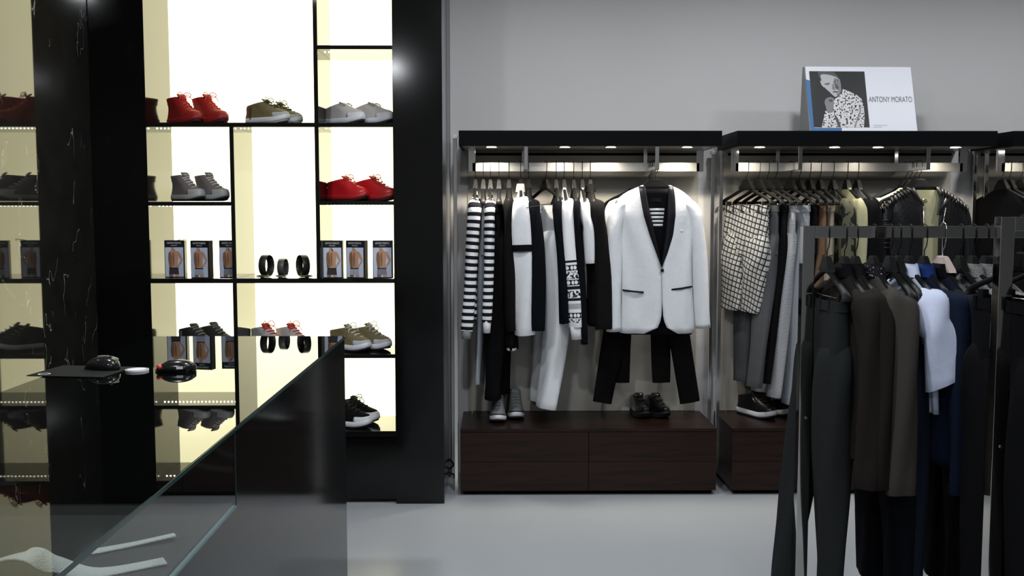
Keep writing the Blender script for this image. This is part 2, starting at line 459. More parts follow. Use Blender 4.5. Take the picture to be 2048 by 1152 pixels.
V1 = (631, 639.5); V2 = (461.5, 470)
segs = []
segs.append(shelf('H0', V1[1], None, 90, 98))
zH1 = srow(245, 254)
segs.append(shelf('H1a', None, V1[0], 245, 254)); segs.append(shelf('H1', V1[1], None, 245, 254))
segs.append(shelf('H2a', None, V2[0], 403.5, 411.5)); segs.append(shelf('H2', V1[1], None, 402, 410))
segs.append(shelf('H3', None, None, 557, 566.5))
shelf('H4', None, None, 709, 717)
segs.append(shelf('H5', None, None, 863, 873))
divider(*V1, shelf_z['H3'], CEIL - .01)
divider(*V2, shelf_z['H3'], zH1[0])
divider(*V2, shelf_z['H4'], srow(557, 566.5)[0])
divider(*V2, shelf_z['H5'], srow(709, 717)[0])
ub('base_cabinet', XA, XB, YS + .02, YB, .02, srow(863, 873)[0] - .002, COLGLOSS)
for (xa, xb, z0, z1) in segs[:6]:                         # led strips under the boards
    if z1 < 1.3: continue
    bm = bmesh.new(); x = xa + .02
    while x < xb - .02:
        add_box(bm, x, x + .006, -.002, .002, -.0012, .0012); x += .020
    o = link_bm('led_strip', bm, LED, unit, loc=(-ux, YS + .10 - uy, z0 - .002))

# ================================================================== COUNTER
HC = 1.062
cx1 = PZ(690, 672, HC).x; cy1 = PZ(690, 672, HC).y; cx0 = PZ(305, 672, HC).x
CY0, CYV = .75, PZ(472, 853, HC).y
ctr = empty('sales_counter', ((cx0 + cx1) / 2, (CY0 + cy1) / 2, 0), label='black sales counter with a mirror-like glass top and glass-sided display end', cat='counter')
qx, qy = ctr.location.x, ctr.location.y
def cb(name, x0, x1, y0, y1, z0, z1, m, bevel=.0):
    return box(name, x0 - qx, x1 - qx, y0 - qy, y1 - qy, z0, z1, m, ctr, bevel)
SIDE = mat('black_counter_lacquer', (.004, .004, .004), .10, ior=1.38)
VZ = P(472, 1010, CYV).z
bm = bmesh.new()                                  # one L-shaped body: low under the glass display, full height beyond it
prof = [(CY0 + .004, 0), (cy1 - .004, 0), (cy1 - .004, HC - .0125), (CYV, HC - .0125), (CYV, VZ - .003), (CY0 + .004, VZ - .003)]
va = [bm.verts.new((cx0 + .004 - qx, y - qy, z)) for y, z in prof]; vb = [bm.verts.new((cx1 - .002 - qx, y - qy, z)) for y, z in prof]
bm.faces.new(va); bm.faces.new(vb[::-1])
for i in range(6): bm.faces.new((va[i], va[(i + 1) % 6], vb[(i + 1) % 6], vb[i]))
bmesh.ops.recalc_face_normals(bm, faces=bm.faces)
link_bm('body', bm, SIDE, ctr)
cb('display_floor', cx0 + .02, cx1 - .012, CY0 + .02, CYV, VZ - .0028, VZ + .004, mat('dark_display_felt', (.02, .02, .02), .9))
g = cb('side_glass', cx1 - .010, cx1 - .002, CY0, CYV, VZ, HC - .0125, GLASS)
g = cb('glass_edge', cx1 - .011, cx1 - .001, CY0, CYV, VZ - .005, VZ, mat('glass_edge_light', (.10, .16, .17), .25)); 
cb('glass_edge', cx1 - .0019, cx1 - .0009, CYV - .004, CYV, VZ, HC - .0125, GEDGE)
mat('black_backed_glass', (.0008, .0014, .0013), .012, ior=1.52)
# rim of the glass top: pale green line along the cut edge
for (x0, x1, y0, y1) in ((cx1, cx1 + .0012, CY0, cy1), (cx0 - .0012, cx0, CY0, cy1)):
    cb('glass_edge', x0, x1, y0, y1, HC - .011, HC - .002, GEDGE)

# open display end: glass top over it so that the straps inside show
cb('glass_top', cx0, cx1, CYV, cy1, HC - .012, HC, MATS['black_backed_glass'])
cb('top_pane', cx0, cx1, CY0, CYV, HC - .012, HC, GLASS)
cb('side_panel', cx0 + .004, cx0 + .02, CY0, CYV, VZ - .003, HC - .0125, SIDE)

STRAP = mat('pale_woven_strap', (.40, .41, .40), .85, bump=(300, .5))
def strap(pts, w, label):
    t = empty('woven_strap', pts[0], label=label, cat='strap', group='woven straps in the counter display')
    q = [Vector(p) - Vector(pts[0]) for p in smooth_path(pts, 8)]
    loft('webbing', tube_rings(q, .0025, w, side=Vector((.35, 1, 0)), n=8, p=6), STRAP, t, cap0=True, cap1=True)
    return t
zf = VZ + .008
s1 = [PZ(-60, 1140, zf + .02), PZ(40, 1112, zf + .06), PZ(110, 1128, zf + .03), PZ(190, 1146, zf), PZ(330, 1122, zf)]
strap([tuple(v) for v in s1], .022, 'pale woven strap curling inside the display end of the counter')
s2 = [PZ(180, 1105, zf), PZ(260, 1090, zf), PZ(350, 1070, zf + .006)]
strap([tuple(v) for v in s2], .014, 'short pale woven strap lying behind the curled one in the counter')

# things on the counter
pad = empty('mouse_pad', PZ(165, 744, HC), rz=R(-8), label='thin black mouse pad on the counter under the mouse', cat='mouse pad')
PADM = mat('pad_cloth', (.008, .009, .009), .8, spec=.2)
box('cloth', -.125, .125, -.10, .10, .0006, .0036, PADM, pad, .0008)
ring_mesh('printed_mark', .014, .018, .0003, WHITEP, pad, (-.085, -.07, .0037))
ms = empty('computer_mouse', PZ(205, 738, HC + .0036) + Vector((0, 0, 0)), rz=R(-18), label='black computer mouse with a painted grey highlight lying on its pad', cat='computer mouse')
def mouse_rings(L, W, H, n=22):
    rr = []
    for k in range(13):
        s = -1 + 2 * k / 12; x = s * L / 2
        w = W / 2 * (1 - abs(s) ** 2.6) ** .5 if abs(s) < 1 else 0.002
        h = H * max(0, (1 - abs(s * 1.0 - .12) ** 2.4)) ** .55 if abs(s - .12) < 1 else .004
        h = max(h, .006); w = max(w, .004)
        ring = []
        for i in range(n):
            t = 2 * PI * i / n; c, q = math.cos(t), math.sin(t)
            ring.append(Vector((x, w * math.copysign(abs(c) ** .8, c), .001 + (h * max(0, q) ** .75 if q > 0 else 0))))
        rr.append(ring)
    return rr
GLOSSP = mat('glossy_black_plastic', (.012, .012, .012), .18)
loft('shell', mouse_rings(.125, .068, .040), GLOSSP, ms, cap0=True, cap1=True)
loft('top_highlight', tube_rings([(x, .018 * (1 - (x / .09) ** 2), .0355 - .006 * abs(x / .05) ** 2) for x in (-.03, -.01, .01, .03, .05)], .003, .006, side=Vector((0, 0, 1)), n=10), mat('highlight_and_gore_grey', (.35, .34, .28), .35), ms, cap0=True, cap1=True)  # grey strip that paints in the highlight along the top of the mouse
wire('scroll_wheel', [(.03, -.003, .037), (.03, .003, .037)], .006, BLACKP, ms, n=12, side=Vector((1, 0, 0)))
ds = empty('round_token', PZ(274, 742, HC), label='flat white round plastic token beside the mouse pad', cat='plastic disc')
disc('disc', 0, 0, .0032, .036, WHITEP, ds, h=.005, n=40)
ring_mesh('rim', .030, .034, .0008, mat('grey_line', (.3, .3, .32), .4), ds, (0, 0, .0058))
sc_ = empty('barcode_scanner', PZ(352, 742, HC), rz=R(8), label='small black handheld scanner with a red window near the counter end', cat='scanner')
loft('shell', mouse_rings(.125, .058, .036), GLOSSP, sc_, cap0=True, cap1=True)
wire('red_window', [(-.044, -.014, .016), (-.052, -.020, .015)], .008, mat('red_window', (.55, .05, .05), .15), sc_, n=14, rb=.010)
box('white_label', .006, .026, -.0285, -.0265, .010, .018, WHITEP, sc_)
# ================================================================== SHOES
LINING = mat('shoe_lining', (.05, .05, .05), .9)
LININGL = mat('shoe_lining_pale', (.45, .45, .45), .9)
RUBB = mat('black_rubber', (.015, .015, .015), .7)
RUBW = mat('white_rubber', (.66, .67, .70), .45)
RUBG = mat('pale_grey_rubber', (.42, .43, .42), .5)
LEVELS = {
    'low':  [(.028, -.002, .288, .040, .050), (.042, -.001, .287, .040, .049), (.054, .002, .278, .038, .047), (.064, .005, .255, .036, .044),
             (.076, .006, .222, .034, .040), (.088, .006, .190, .032, .037), (.100, .005, .158, .031, .034), (.110, .006, .135, .031, .033)],
    'high': [(.028, -.002, .288, .040, .050), (.042, -.001, .287, .040, .050), (.056, .003, .278, .038, .048), (.068, .007, .248, .036, .044),
             (.084, .010, .212, .034, .040), (.100, .012, .182, .033, .038), (.118, .010, .156, .034, .037), (.136, .004, .136, .036, .037), (.150, 0, .126, .037, .037)],
    'slip': [(.028, -.002, .288, .040, .050), (.044, -.001, .287, .040, .050), (.056, .002, .276, .038, .047), (.066, .005, .25, .036, .044),
             (.078, .006, .215, .034, .040), (.090, .006, .175, .032, .036), (.098, .007, .15, .031, .033)],
    'dress': [(.026, 0, .300, .034, .042), (.038, .001, .300, .034, .042), (.048, .004, .292, .033, .041), (.058, .008, .26, .032, .039),
              (.072, .010, .215, .031, .036), (.086, .010, .18, .030, .034), (.098, .010, .14, .029, .031)],
}
def outline(x0, x1, wh, wf, z, n=36, grow=0.0, spring=.020):
    out = []; L = x1 - x0
    for i in range(n):
        t = 2 * PI * i / n; c, s = math.cos(t), math.sin(t)
        x = x0 - grow + (L + 2 * grow) * (.5 + .5 * math.copysign(abs(c) ** .85, c))
        f = (x - x0) / L if L > 0 else 0
        w = (wh + (wf - wh) * max(0, min(1, (f - .25) / .45)) + grow)
        w *= 1 - .10 * math.sin(PI * max(0, min(1, f * 1.6)))          # waist at the arch
        y = w * math.copysign(abs(s) ** .72, s)
        zz = z + spring * max(0, (x - .19) / .10) ** 2
        out.append(Vector((x, y, zz)))
    return out
TILT = {'low': .20, 'slip': .24, 'high': .06, 'dress': .20}
def tip(p, kind):
    k = TILT[kind] * max(0, min(1, (p.z - .058) / .04)); p.z += k * (max(-.02, min(.15, p.x)) - .03); return p
def vamp_x(lv, z):
    for a, b in zip(lv, lv[1:]):
        if a[0] <= z <= b[0]:
            t = (z - a[0]) / (b[0] - a[0]); return a[2] + (b[2] - a[2]) * t
    return lv[-1][2]
def shoe(name, kind, loc, rz, upper, sole, label, lace=None, toe=None, lining=None, group=None, out=RUBB, cat='shoe', patch=None, bow=0, scale=1.0, tongue=None, zips=None, foxing=None, loop=False):
    t = empty(name, loc, rz, label, cat, group); t.scale = (scale,) * 3
    lv = LEVELS[kind]
    rings = [outline(x0, x1, wh, wf, z) for (z, x0, x1, wh, wf) in lv]
    z, x0, x1, wh, wf = lv[-1]
    rings.append(outline(x0 + .004, x1 - .004, wh - .004, wf - .004, z + .002))
    rings = [[tip(p, kind) for p in rg] for rg in rings]
    u = loft('upper', rings, upper, t, sub=1)
    li = [outline(x0 + .003, x1 - .003, wh - .003, wf - .003, z + .001), outline(x0 + .006, x1 - .008, wh - .007, wf - .008, z - .035)]
    li = [[tip(p, kind) for p in li[0]], li[1]]
    loft('lining', li, lining or LINING, t, cap1=True)
    zs = .030 if kind != 'dress' else .024
    loft('sole', [outline(0, .288, .040, .050, .008, grow=.0), outline(0, .288, .040, .050, .010, grow=.004), outline(0, .288, .040, .050, zs * .6, grow=.005),
                  outline(0, .288, .040, .050, zs + .006, grow=.004), outline(0, .288, .040, .050, zs + .008, grow=.0)] if kind != 'dress' else
         [outline(0, .30, .034, .042, .008, grow=.002), outline(0, .30, .034, .042, .020, grow=.004), outline(0, .30, .034, .042, .024, grow=.002)], sole, t, cap0=True, cap1=True)
    loft('outsole', [outline(0, .285, .039, .049, .0), outline(0, .285, .039, .049, .009)], out, t, cap0=True, cap1=True)
    if foxing: loft('foxing_band', [outline(0, .288, .040, .050, zs + .006, grow=.0045), outline(0, .288, .040, .050, zs + .014, grow=.003)], foxing, t)
    if toe:
        def front(rg, xmin): return [Vector((max(p.x, xmin + .02 * (1 - abs(p.y) / .05)), p.y, p.z)) for p in rg]
        tr = [front(outline(x0_, x1_, a, b, z_, grow=.0022), .205) for (z_, x0_, x1_, a, b) in lv[:4]]
        loft('toe_cap', tr, toe, t, cap1=True)
    if patch:
        def back(rg, xmax): return [Vector((min(p.x, xmax), p.y, p.z)) for p in rg]
        tr = [back(outline(x0_, x1_, a, b, z_, grow=.0018), .055) for (z_, x0_, x1_, a, b) in lv[:-1]]
        tr = [[tip(p, kind) for p in rg] for rg in tr]
        loft('heel_patch', tr, patch, t, cap1=True)
    tx = lv[-1][2]; tz = lv[-1][0]; tz0 = tz; tz = tip(Vector((tx, 0, tz)), kind).z
    if kind != 'slip' and kind != 'dress' or kind == 'dress':
        loft('tongue', tube_rings([(tx + .012, 0, tz - .012), (tx + .001, 0, tz + .004), (tx - .010, 0, tz + (.012 if kind != 'dress' else .006)), (tx - .014, 0, tz + (.015 if kind != 'dress' else .008))],
                                  [.004, .005, .005, .003], [.024, .026, .026, .020], n=14, p=3), tongue or upper, t, cap0=True, cap1=True)
    if kind == 'slip':
        for sgn in (-1, 1):
            wire('elastic_gore', [(tx + .03, sgn * .030, tz - .018), (tx + .012, sgn * .0335, tz - .006), (tx - .01, sgn * .033, tz)], .004, MATS['highlight_and_gore_grey'], t, n=8)
    if lace:
        bm = bmesh.new(); nl = 7 if kind == 'high' else (4 if kind == 'dress' else 6)
        for k in range(nl):
            z = lv[2][0] + .010 + (tz0 - .004 - lv[2][0] - .010) * k / (nl - 1); x = vamp_x(lv, z) + .0035; z = tip(Vector((x, 0, z)), kind).z + .001
            hw = .018 + .004 * k / nl
            sk = .005 * (1 if k % 2 else -1)
            pts = [(x - .010, -hw - .004, z - .004), (x + .001, -hw * .6, z + .001 - sk * .3), (x + .003, 0, z + .003), (x + .001, hw * .6, z + .001 + sk * .3), (x - .010, hw + .004, z - .004)]
            add_loft(bm, tube_rings(smooth_path(pts, 4), .0022, .0042, side=Vector((.6, 0, 1)).normalized(), n=7), cap0=True, cap1=True)
        if bow:
            x = tx + .008; z = tz + .010
            for sgn in (-1, 1):
                pts = [(x, 0, z), (x + .012, sgn * .020, z + .014 * bow), (x + .020, sgn * .040, z + .004), (x + .016, sgn * .030, z - .012), (x + .002, sgn * .004, z)]
                add_loft(bm, tube_rings(smooth_path(pts, 6), .0016, .0024, side=Vector((0, 0, 1)), n=6), cap0=True, cap1=True)
                pts = [(x, sgn * .003, z), (x + .024, sgn * .024, z - .004), (x + .034, sgn * .044, z - .034)]
                add_loft(bm, tube_rings(smooth_path(pts, 6), .0014, .0022, side=Vector((0, 0, 1)), n=6), cap0=True, cap1=True)
        if loop:
            pts = [(tx, 0, tz + .01), (tx - .008, -.006, tz + .04), (tx - .002, 0, tz + .058), (tx + .006, .006, tz + .04), (tx + .004, 0, tz + .012)]
            add_loft(bm, tube_rings(smooth_path(pts, 6), .0012, .0012, side=Vector((0, 1, 0)), n=6), cap0=True, cap1=True)
        link_bm('laces', bm, lace, t, smooth=True)
    if zips:
        for sgn in (-1, 1):
            wire('zip_pull', [(tx + .040, sgn * .040, tz - .042), (tx + .012, sgn * .037, tz - .012)], .0016, zips, t, n=6, rb=.004)
    return t
OLIVEU = mat('olive_suede', (.17, .14, .065), .7, bump=(60, .2), vary=(40, .25)); BROWNU = mat('brown_suede', (.13, .075, .045), .7, bump=(60, .2))
GREYU = mat('taupe_grey_canvas', (.20, .175, .165), .8, bump=(140, .25)); GREYS = mat('warm_grey_canvas', (.52, .49, .47), .8, bump=(140, .2))
GREYN = mat('grey_suede', (.17, .18, .185), .8, bump=(80, .2)); DARKU = mat('charcoal_suede', (.025, .024, .022), .7, bump=(80, .2))
WHL = mat('white_laces', (.78, .75, .72), .7); DKL = mat('dark_laces', (.02, .02, .018), .7); REDLACE = mat('red_laces', (.6, .02, .02), .6); GRL = mat('grey_laces', (.30, .31, .31), .7)
GOLD = mat('gold_metal', (.75, .58, .30), .25, metal=1.0); DRESSL = mat('polished_black_leather', (.006, .006, .008), .12, coat=.5)
EPS = .0004
def on_shelf(px, key, y=YS + .17): 
    v = P(px, 300, y); return Vector((v.x, y, shelf_z[key] + EPS))
def pair(name, kind, key, pxs, rz, labels, group, ys=None, **k):
    """place the second shoe of a pair as its own object"""
    for i, (px, lb) in enumerate(zip(pxs, labels)):
        y = (ys[i] if ys else YS + .17)
        a = rz[i] if isinstance(rz, (list, tuple)) else rz
        L = .145 * k.get('scale', 1)
        v = on_shelf(px, key, y)
        v.x -= L * math.cos(a); v.y -= L * math.sin(a)
        shoe(name, kind, v, a, label=lb, group=group, **k)
pair('high_top_boot', 'high', 'H1', (370, 421), R(-40), ['left one of the red high-top boots on the upper left shelf', 'right one of the red high-top boots on the upper left shelf'], 'red high-top boots',
     upper=REDD, sole=mat('red_rubber', (.28, .018, .016), .5), lace=REDLACE, bow=1, out=mat('dark_red_rubber', (.05, .008, .008), .6), scale=.97, ys=(YS + .19, YS + .19))
pair('sneaker', 'low', 'H1', (536, 563), R(-22), ['nearer of the olive suede sneakers with pale soles on the top shelf', 'farther of the olive suede sneakers with pale soles on the top shelf'], 'olive sneakers on the top shelf',
     upper=OLIVEU, sole=RUBW, lace=DKL, bow=1, patch=BROWNU, out=RUBG, scale=.90, ys=(YS + .12, YS + .25), toe=RUBG)
pair('slip_on_shoe', 'slip', 'H1', (689, 746), R(-33), ['left one of the grey slip-on shoes with white soles', 'right one of the grey slip-on shoes with white soles'], 'grey slip-on shoes',
     upper=GREYS, sole=RUBW, toe=RUBW, scale=.94, ys=(YS + .18, YS + .18))
pair('high_top_sneaker', 'high', 'H2', (373, 421), R(-38), ['left one of the taupe high-top sneakers with broad white laces', 'right one of the taupe high-top sneakers with broad white laces'], 'taupe high-top sneakers',
     upper=GREYU, sole=RUBG, toe=RUBG, lace=WHL, scale=.90, ys=(YS + .18, YS + .18))
pair('sneaker', 'low', 'H2', (693, 748), R(-28), ['left one of the bright red leather sneakers', 'right one of the bright red leather sneakers, lace loop standing up'], 'bright red sneakers',
     upper=REDL, sole=mat('bright_red_rubber', (.40, .012, .015), .45), lace=REDLACE, bow=1, lining=LININGL, scale=.92, ys=(YS + .18, YS + .18), loop=True)
pair('sneaker', 'low', 'H4', (382, 422), R(-38), ['charcoal and grey sneaker on the lower left shelf behind the counter', 'second charcoal sneaker, farther right on the lower left shelf'], 'charcoal sneakers',
     upper=DARKU, sole=RUBW, lace=GRL, patch=GREYN, scale=.98, ys=(YS + .17, YS + .24))
pair('sneaker', 'low', 'H4', (527, 578), R(-42), ['grey sneaker with red laces peeking over the counter, left one', 'grey sneaker with red laces peeking over the counter, right one'], 'grey sneakers with red laces',
     upper=GREYS, sole=RUBW, lace=REDLACE, bow=1.6, tongue=REDD, lining=LININGL, scale=.96, ys=(YS + .2, YS + .2))
pair('running_shoe', 'low', 'H4', (694, 736), R(-33), ['olive running shoe with white laces, half hidden by the counter corner', 'olive running shoe with white laces, in full view at the right'], 'olive running shoes',
     upper=OLIVEU, sole=RUBW, toe=mat('silver_suede', (.45, .46, .50), .6), lace=WHL, bow=1.2, lining=LININGL, scale=.96, ys=(YS + .15, YS + .2))
pair('canvas_sneaker', 'low', 'H5', (688, 705), R(-20), ['black canvas sneaker with a white rubber toe on the bottom shelf', 'second black canvas sneaker, tucked behind the first on the bottom shelf'], 'black canvas sneakers',
     upper=F['black2'], sole=RUBW, toe=RUBW, lace=DKL, bow=1, scale=.98, ys=(YS + .12, YS + .24))

# ================================================================== UNDERWEAR BOXES
BOXM = mat('black_box_card', (.010, .010, .012), .35); BOXBG = mat('printed_grey_blue', (.56, .62, .75), .35); WTXT = mat('white_print', (.75, .80, .85), .5)
SHORTS = {'grey': mat('printed_grey_shorts', (.20, .22, .28), .5), 'dark': mat('printed_dark_shorts', (.03, .03, .035), .5), 'pale': mat('printed_pale_shorts', (.36, .40, .48), .5)}
def pbox(loc, rz, shorts, label, bgm=BOXBG):
    t = empty('underwear_box', loc, rz, label, 'box', 'boxed underwear on the middle shelf')
    W, H, D = .106, .197, .045
    box('carton', -W / 2, W / 2, -D / 2, D / 2, 0, H, BOXM, t, .001)
    y = -D / 2 - .0004
    par = [t]
    def q(name, pts, m, k=1):      # points in thousandths of the front face, origin top left
        o = poly(name, [(-W / 2 + p[0] * W / 1000, y - .0003 * k, H - p[1] * H / 1000) for p in pts], m, par[0])
        if name == 'photo_background': par[0] = o
        return o
    q('photo_background', [(30, 190), (930, 190), (930, 985), (30, 985)], bgm, 0)
    q('printed_figure', [(330, 190), (440, 190), (450, 260), (560, 290), (700, 300), (790, 370), (900, 530), (820, 620), (700, 700), (640, 740), (660, 800), (230, 800), (250, 700), (190, 600), (170, 480), (190, 340), (330, 270)], SKIN, 1)
    q('printed_shade', [(200, 345), (300, 300), (360, 420), (330, 560), (350, 760), (250, 760), (250, 690), (195, 590), (175, 480)], SKIND, 2)
    q('printed_shade', [(400, 330), (470, 330), (480, 540), (450, 700), (400, 700), (385, 500)], SKIND, 2)
    q('printed_arm_gap', [(660, 420), (720, 470), (810, 540), (740, 600), (650, 690), (640, 560), (670, 500)], bgm, 2)
    q('printed_shorts', [(225, 745), (670, 745), (700, 920), (470, 920), (450, 880), (420, 920), (200, 920)], SHORTS[shorts], 3)
    q('printed_waistband', [(235, 738), (665, 738), (668, 765), (230, 765)], BOXM, 4)
    q('printed_leg', [(210, 920), (410, 920), (400, 985), (210, 985)], SKIND, 3)
    q('printed_leg', [(500, 920), (690, 920), (700, 985), (520, 985)], SKIN, 3)
    M1 = Matrix.Translation((-W * .02, y - .0002, H * .925)) @ Matrix.Rotation(PI / 2, 4, 'X')
    text('brand_lettering', 'ANTONY MORATO', .0135, WTXT, t, M1, .62)
    M2 = Matrix.Translation((-W * .02, y - .0002, H * .86)) @ Matrix.Rotation(PI / 2, 4, 'X')
    text('small_lettering', 'UNDERWEAR', .0065, WTXT, t, M2, .8)
    return t
z3 = shelf_z['H3'] + EPS
YBX = YS + .07
for (px, y, sh, lb, a) in (
        (352, YBX + .05, 'dark', 'underwear box with the dark-shorts photograph, leftmost on the left shelf', 2),
        (404, YBX, 'pale', 'underwear box with pale shorts photograph, middle of the left shelf', -12),
        (461, YBX + .03, 'grey', 'underwear box partly hidden behind the divider left of the belts', 0),
        (667, YBX, 'dark', 'underwear box nearest the belts on the right shelf', 0),
        (714, YBX, 'pale', 'underwear box between two others on the right shelf', -14),
        (766, YBX, 'grey', 'underwear box at the far right beside the black column', 4)):
    v = P(px, 520, y); pbox((v.x, y, z3), R(a), sh, lb)
ub_b = None
tagp(wire('blue_cord', [P(345, 483, YBX + .03), P(362, 479, YBX + .02), P(374, 478, YBX + .02), P(376, 482, YBX + .03)], .0016, mat('blue_cord', (.05, .07, .35), .6)), 'thin blue cord lying over the leftmost underwear box', 'cord')
# the cord is one thing resting on the box

# ================================================================== BELTS
BELTM = mat('black_belt_leather', (.020, .020, .017), .4, bump=(80, .2)); BELTG = mat('grey_belt_leather', (.075, .077, .072), .4, bump=(80, .2))
def belt(px, r, w, rz, m, label, squash=1.0):
    v = P(px, 540, YS + .12)
    t = empty('rolled_belt', (v.x, YS + .12, z3), rz, label, 'belt', 'rolled belts on the middle shelf')
    pts = []
    n = 44
    for i in range(n + 1):                       # coil, then the tail runs out flat on the shelf to the left
        a = -PI / 2 + 2 * PI * 1.35 * (1 - i / n) 
        rr = r * (1 - .06 * (1 - i / n))
        pts.append((rr * math.cos(a) * squash, 0, r + .004 + rr * math.sin(a)))
    pts += [(-r * .5, 0, .006), (-r * 1.0, 0, .0045), (-r * 1.45, 0, .0045)]
    stp = loft('strap', tube_rings(pts, .0018, w / 2, side=Vector((0, 1, 0)), n=8, p=6), m, t, cap0=True, cap1=True)
    bm = bmesh.new(); xb = -r * 1.0; hw = w / 2 + .005
    for (x0, x1, y0, y1) in ((xb - .002, xb + .002, -hw, hw), (xb + .026, xb + .030, -hw, hw), (xb, xb + .028, -hw - .004, -hw), (xb, xb + .028, hw, hw + .004)):
        add_box(bm, x0, x1, y0, y1, .007, .012, .001)
    link_bm('buckle', bm, MATS['brushed_steel'], stp)
    box('keeper_loop', -r * .45, -r * .45 + .010, -w / 2 - .002, w / 2 + .002, .0005, .0100, m, t)
    return t
belt(533, .057, .042, R(75), BELTM, 'largest rolled black belt, its tail lying to the left', .9)
belt(566, .047, .036, R(84), BELTG, 'smaller charcoal grey rolled belt between the two black ones')
belt(606, .057, .040, R(124), BELTM, 'rolled black belt nearest the right divider', .9)

# ================================================================== WALL DISPLAY RACKS
YR = P(1100, 991, 5).y
v = ray(1100, 991); YR = -CAM_H / v.z * v.y              # cabinet front plane from its foot on the floor
v = ray(1100, 858); CABZ = CAM_H + v.z / v.y * YR
v = ray(1100, 261); CANT = CAM_H + v.z / v.y * YR
v = ray(1100, 291.5); CANB = CAM_H + v.z / v.y * YR
YRAIL = 5.65
RT = zr(325.5, YRAIL - .01, 1200); RB = zr(343, YRAIL - .01, 1200)
def wall_rack(xl, xr, label, lamps, arms, posts, rail_ends, cab_label):
    cx = (xl + xr) / 2
    t = empty('display_rack', (cx, YW - .02, 0), label=label, cat='display rack')
    ox, oy = cx, YW - .02
    def b(name, x0, x1, y0, y1, z0, z1, m, bv=.001): return box(name, x0 - ox, x1 - ox, y0 - oy, y1 - oy, z0, z1, m, t, bv)
    b('canopy', xl, xr, YR, YW - .003, CANB, CANT, CANOPY, .002)
    b('soffit', xl + .02, xr - .02, YR + .02, YW - .02, CANB - .002, CANB - .0002, mat('soffit_metal', (.30, .28, .24), .35, metal=.8) if 'soffit_metal' not in MATS else MATS['soffit_metal'], 0)
    b('back_panel', xl + .03, xr - .03, YW - .012, YW - .003, CABZ + .002, CANB - .001, RACKBACK, 0)
    zs = zr(311, YW - .02, 1200), zr(306, YW - .02, 1200)
    b('shadow_gap', xl + .06, xr - .03, YW - .016, YW - .012, zs[0], zs[1], CANOPY, 0)
    h = RT - RB; w = .022
    x0, x1 = rail_ends
    b('rail', x0 + w, x1 - w, YRAIL - w / 2, YRAIL + w / 2, RB, RT, BRUSH, .0015)
    for xx in (x0, x1 - .040):
        b('rail_drop', xx, xx + .040, YRAIL - w / 2, YRAIL + w / 2, RB, CANB - .001, CHROME, .0015)
    for xa in arms:
        b('arm_bar', xa - .011, xa + .011, YR + .035, YW - .04, RB + .002, RT - .002, CHROME, .0015)
        b('arm_drop', xa - .011, xa + .011, YR + .013, YR + .035, RB + .002, CANB - .001, CHROME, .0015)
        b('arm_drop', xa - .011, xa + .011, YW - .04, YW - .018, RB + .002, CANB - .001, CHROME, .0015)
    for (xp, yp, zt) in posts:
        b('upright_post', xp - .010, xp + .010, yp - .010, yp + .010, 0, zt, CHROME, .0015)
        b('post_clamp', xp - .014, xp + .014, yp - .014, yp + .014, zt - .02, zt - .001, BRUSH, .0015)
    for (px, st) in lamps:
        X = P(px, 292, YR + .045).x
        ring_mesh('lamp_ring', .028, .034, .003, BRUSH, t, (X - ox, YR + .05 - oy, CANB - .0055))
        disc('lamp_lens', X - ox, YR + .05 - oy, CANB - .004, .027, LAMPEM, t, h=.003)
        if st > 0:
            l = bpy.data.lights.new('downlight', 'SPOT'); l.energy = st * 1.15; l.color = (1.0, .90, .74); l.spot_size = R(128); l.spot_blend = .85; l.shadow_soft_size = .025
            o = bpy.data.objects.new('downlight', l); COL.objects.link(o); o.parent = t
            o.location = (X - ox, YR + .05 - oy, CANB - .010); o.rotation_euler = (R(18), 0, 0)
    # cabinet: a thing of its own
    xc0, xc1 = xl + .002, xr - .002
    c = empty('drawer_cabinet', ((xc0 + xc1) / 2, (YR + YW) / 2, 0), label=cab_label, cat='cabinet')
    ax, ay = (xc0 + xc1) / 2, (YR + YW) / 2
    def d(name, x0, x1, y0, y1, z0, z1, m, bv=.0015): return box(name, x0 - ax, x1 - ax, y0 - ay, y1 - ay, z0, z1, m, c, bv)
    d('plinth', xc0 + .02, xc1 - .02, YR + .03, YW - .03, 0, .028, CANOPY, 0)
    d('carcass', xc0, xc1, YR + .019, YW - .013, .026, CABZ - .018, WOOD)
    d('top_board', xc0, xc1, YR + .001, YW - .013, CABZ - .016, CABZ, WOOD)
    zm = .026 + (CABZ - .02 - .026) * .5
    mx = (xc0 + xc1) / 2
    for (x0, x1) in ((xc0, mx - .0015), (mx + .0015, xc1)):
        for (z0, z1) in ((.026, zm - .0008), (zm + .0008, CABZ - .019)):
            d('drawer_front', x0, x1, YR, YR + .018, z0, z1, WOOD)
    return t, c
X1L = P(918, 415, YR).x; X1R = P(1442, 415, YR).x
X2L = P(1472, 415, YR).x; X2R = P(1990, 415, YR).x
X3L = P(2021, 415, YR).x; X3R = X3L + (X2R - X2L)
yb = YW - .055
AX1 = [P(1052, 320, YR + .02).x, P(1314, 320, YR + .02).x]
AX2 = [P(1600, 320, YR + .02).x, P(1856, 320, YR + .02).x]
wall_rack(X1L, X1R, 'black-topped wall display rack with polished steel rail holding black and white clothes', [(983, 26), (1130, 10), (1222, 22), (1375, 24)], AX1,
          [(P(911, 500, YR + .1).x, YR + .1, zr(270, YR + .1)), (P(1423, 500, yb).x, yb, CANB - .002)],
          (P(937, 415, YRAIL).x, P(1405, 415, YRAIL).x), 'low dark walnut drawer cabinet under the black and white clothes')
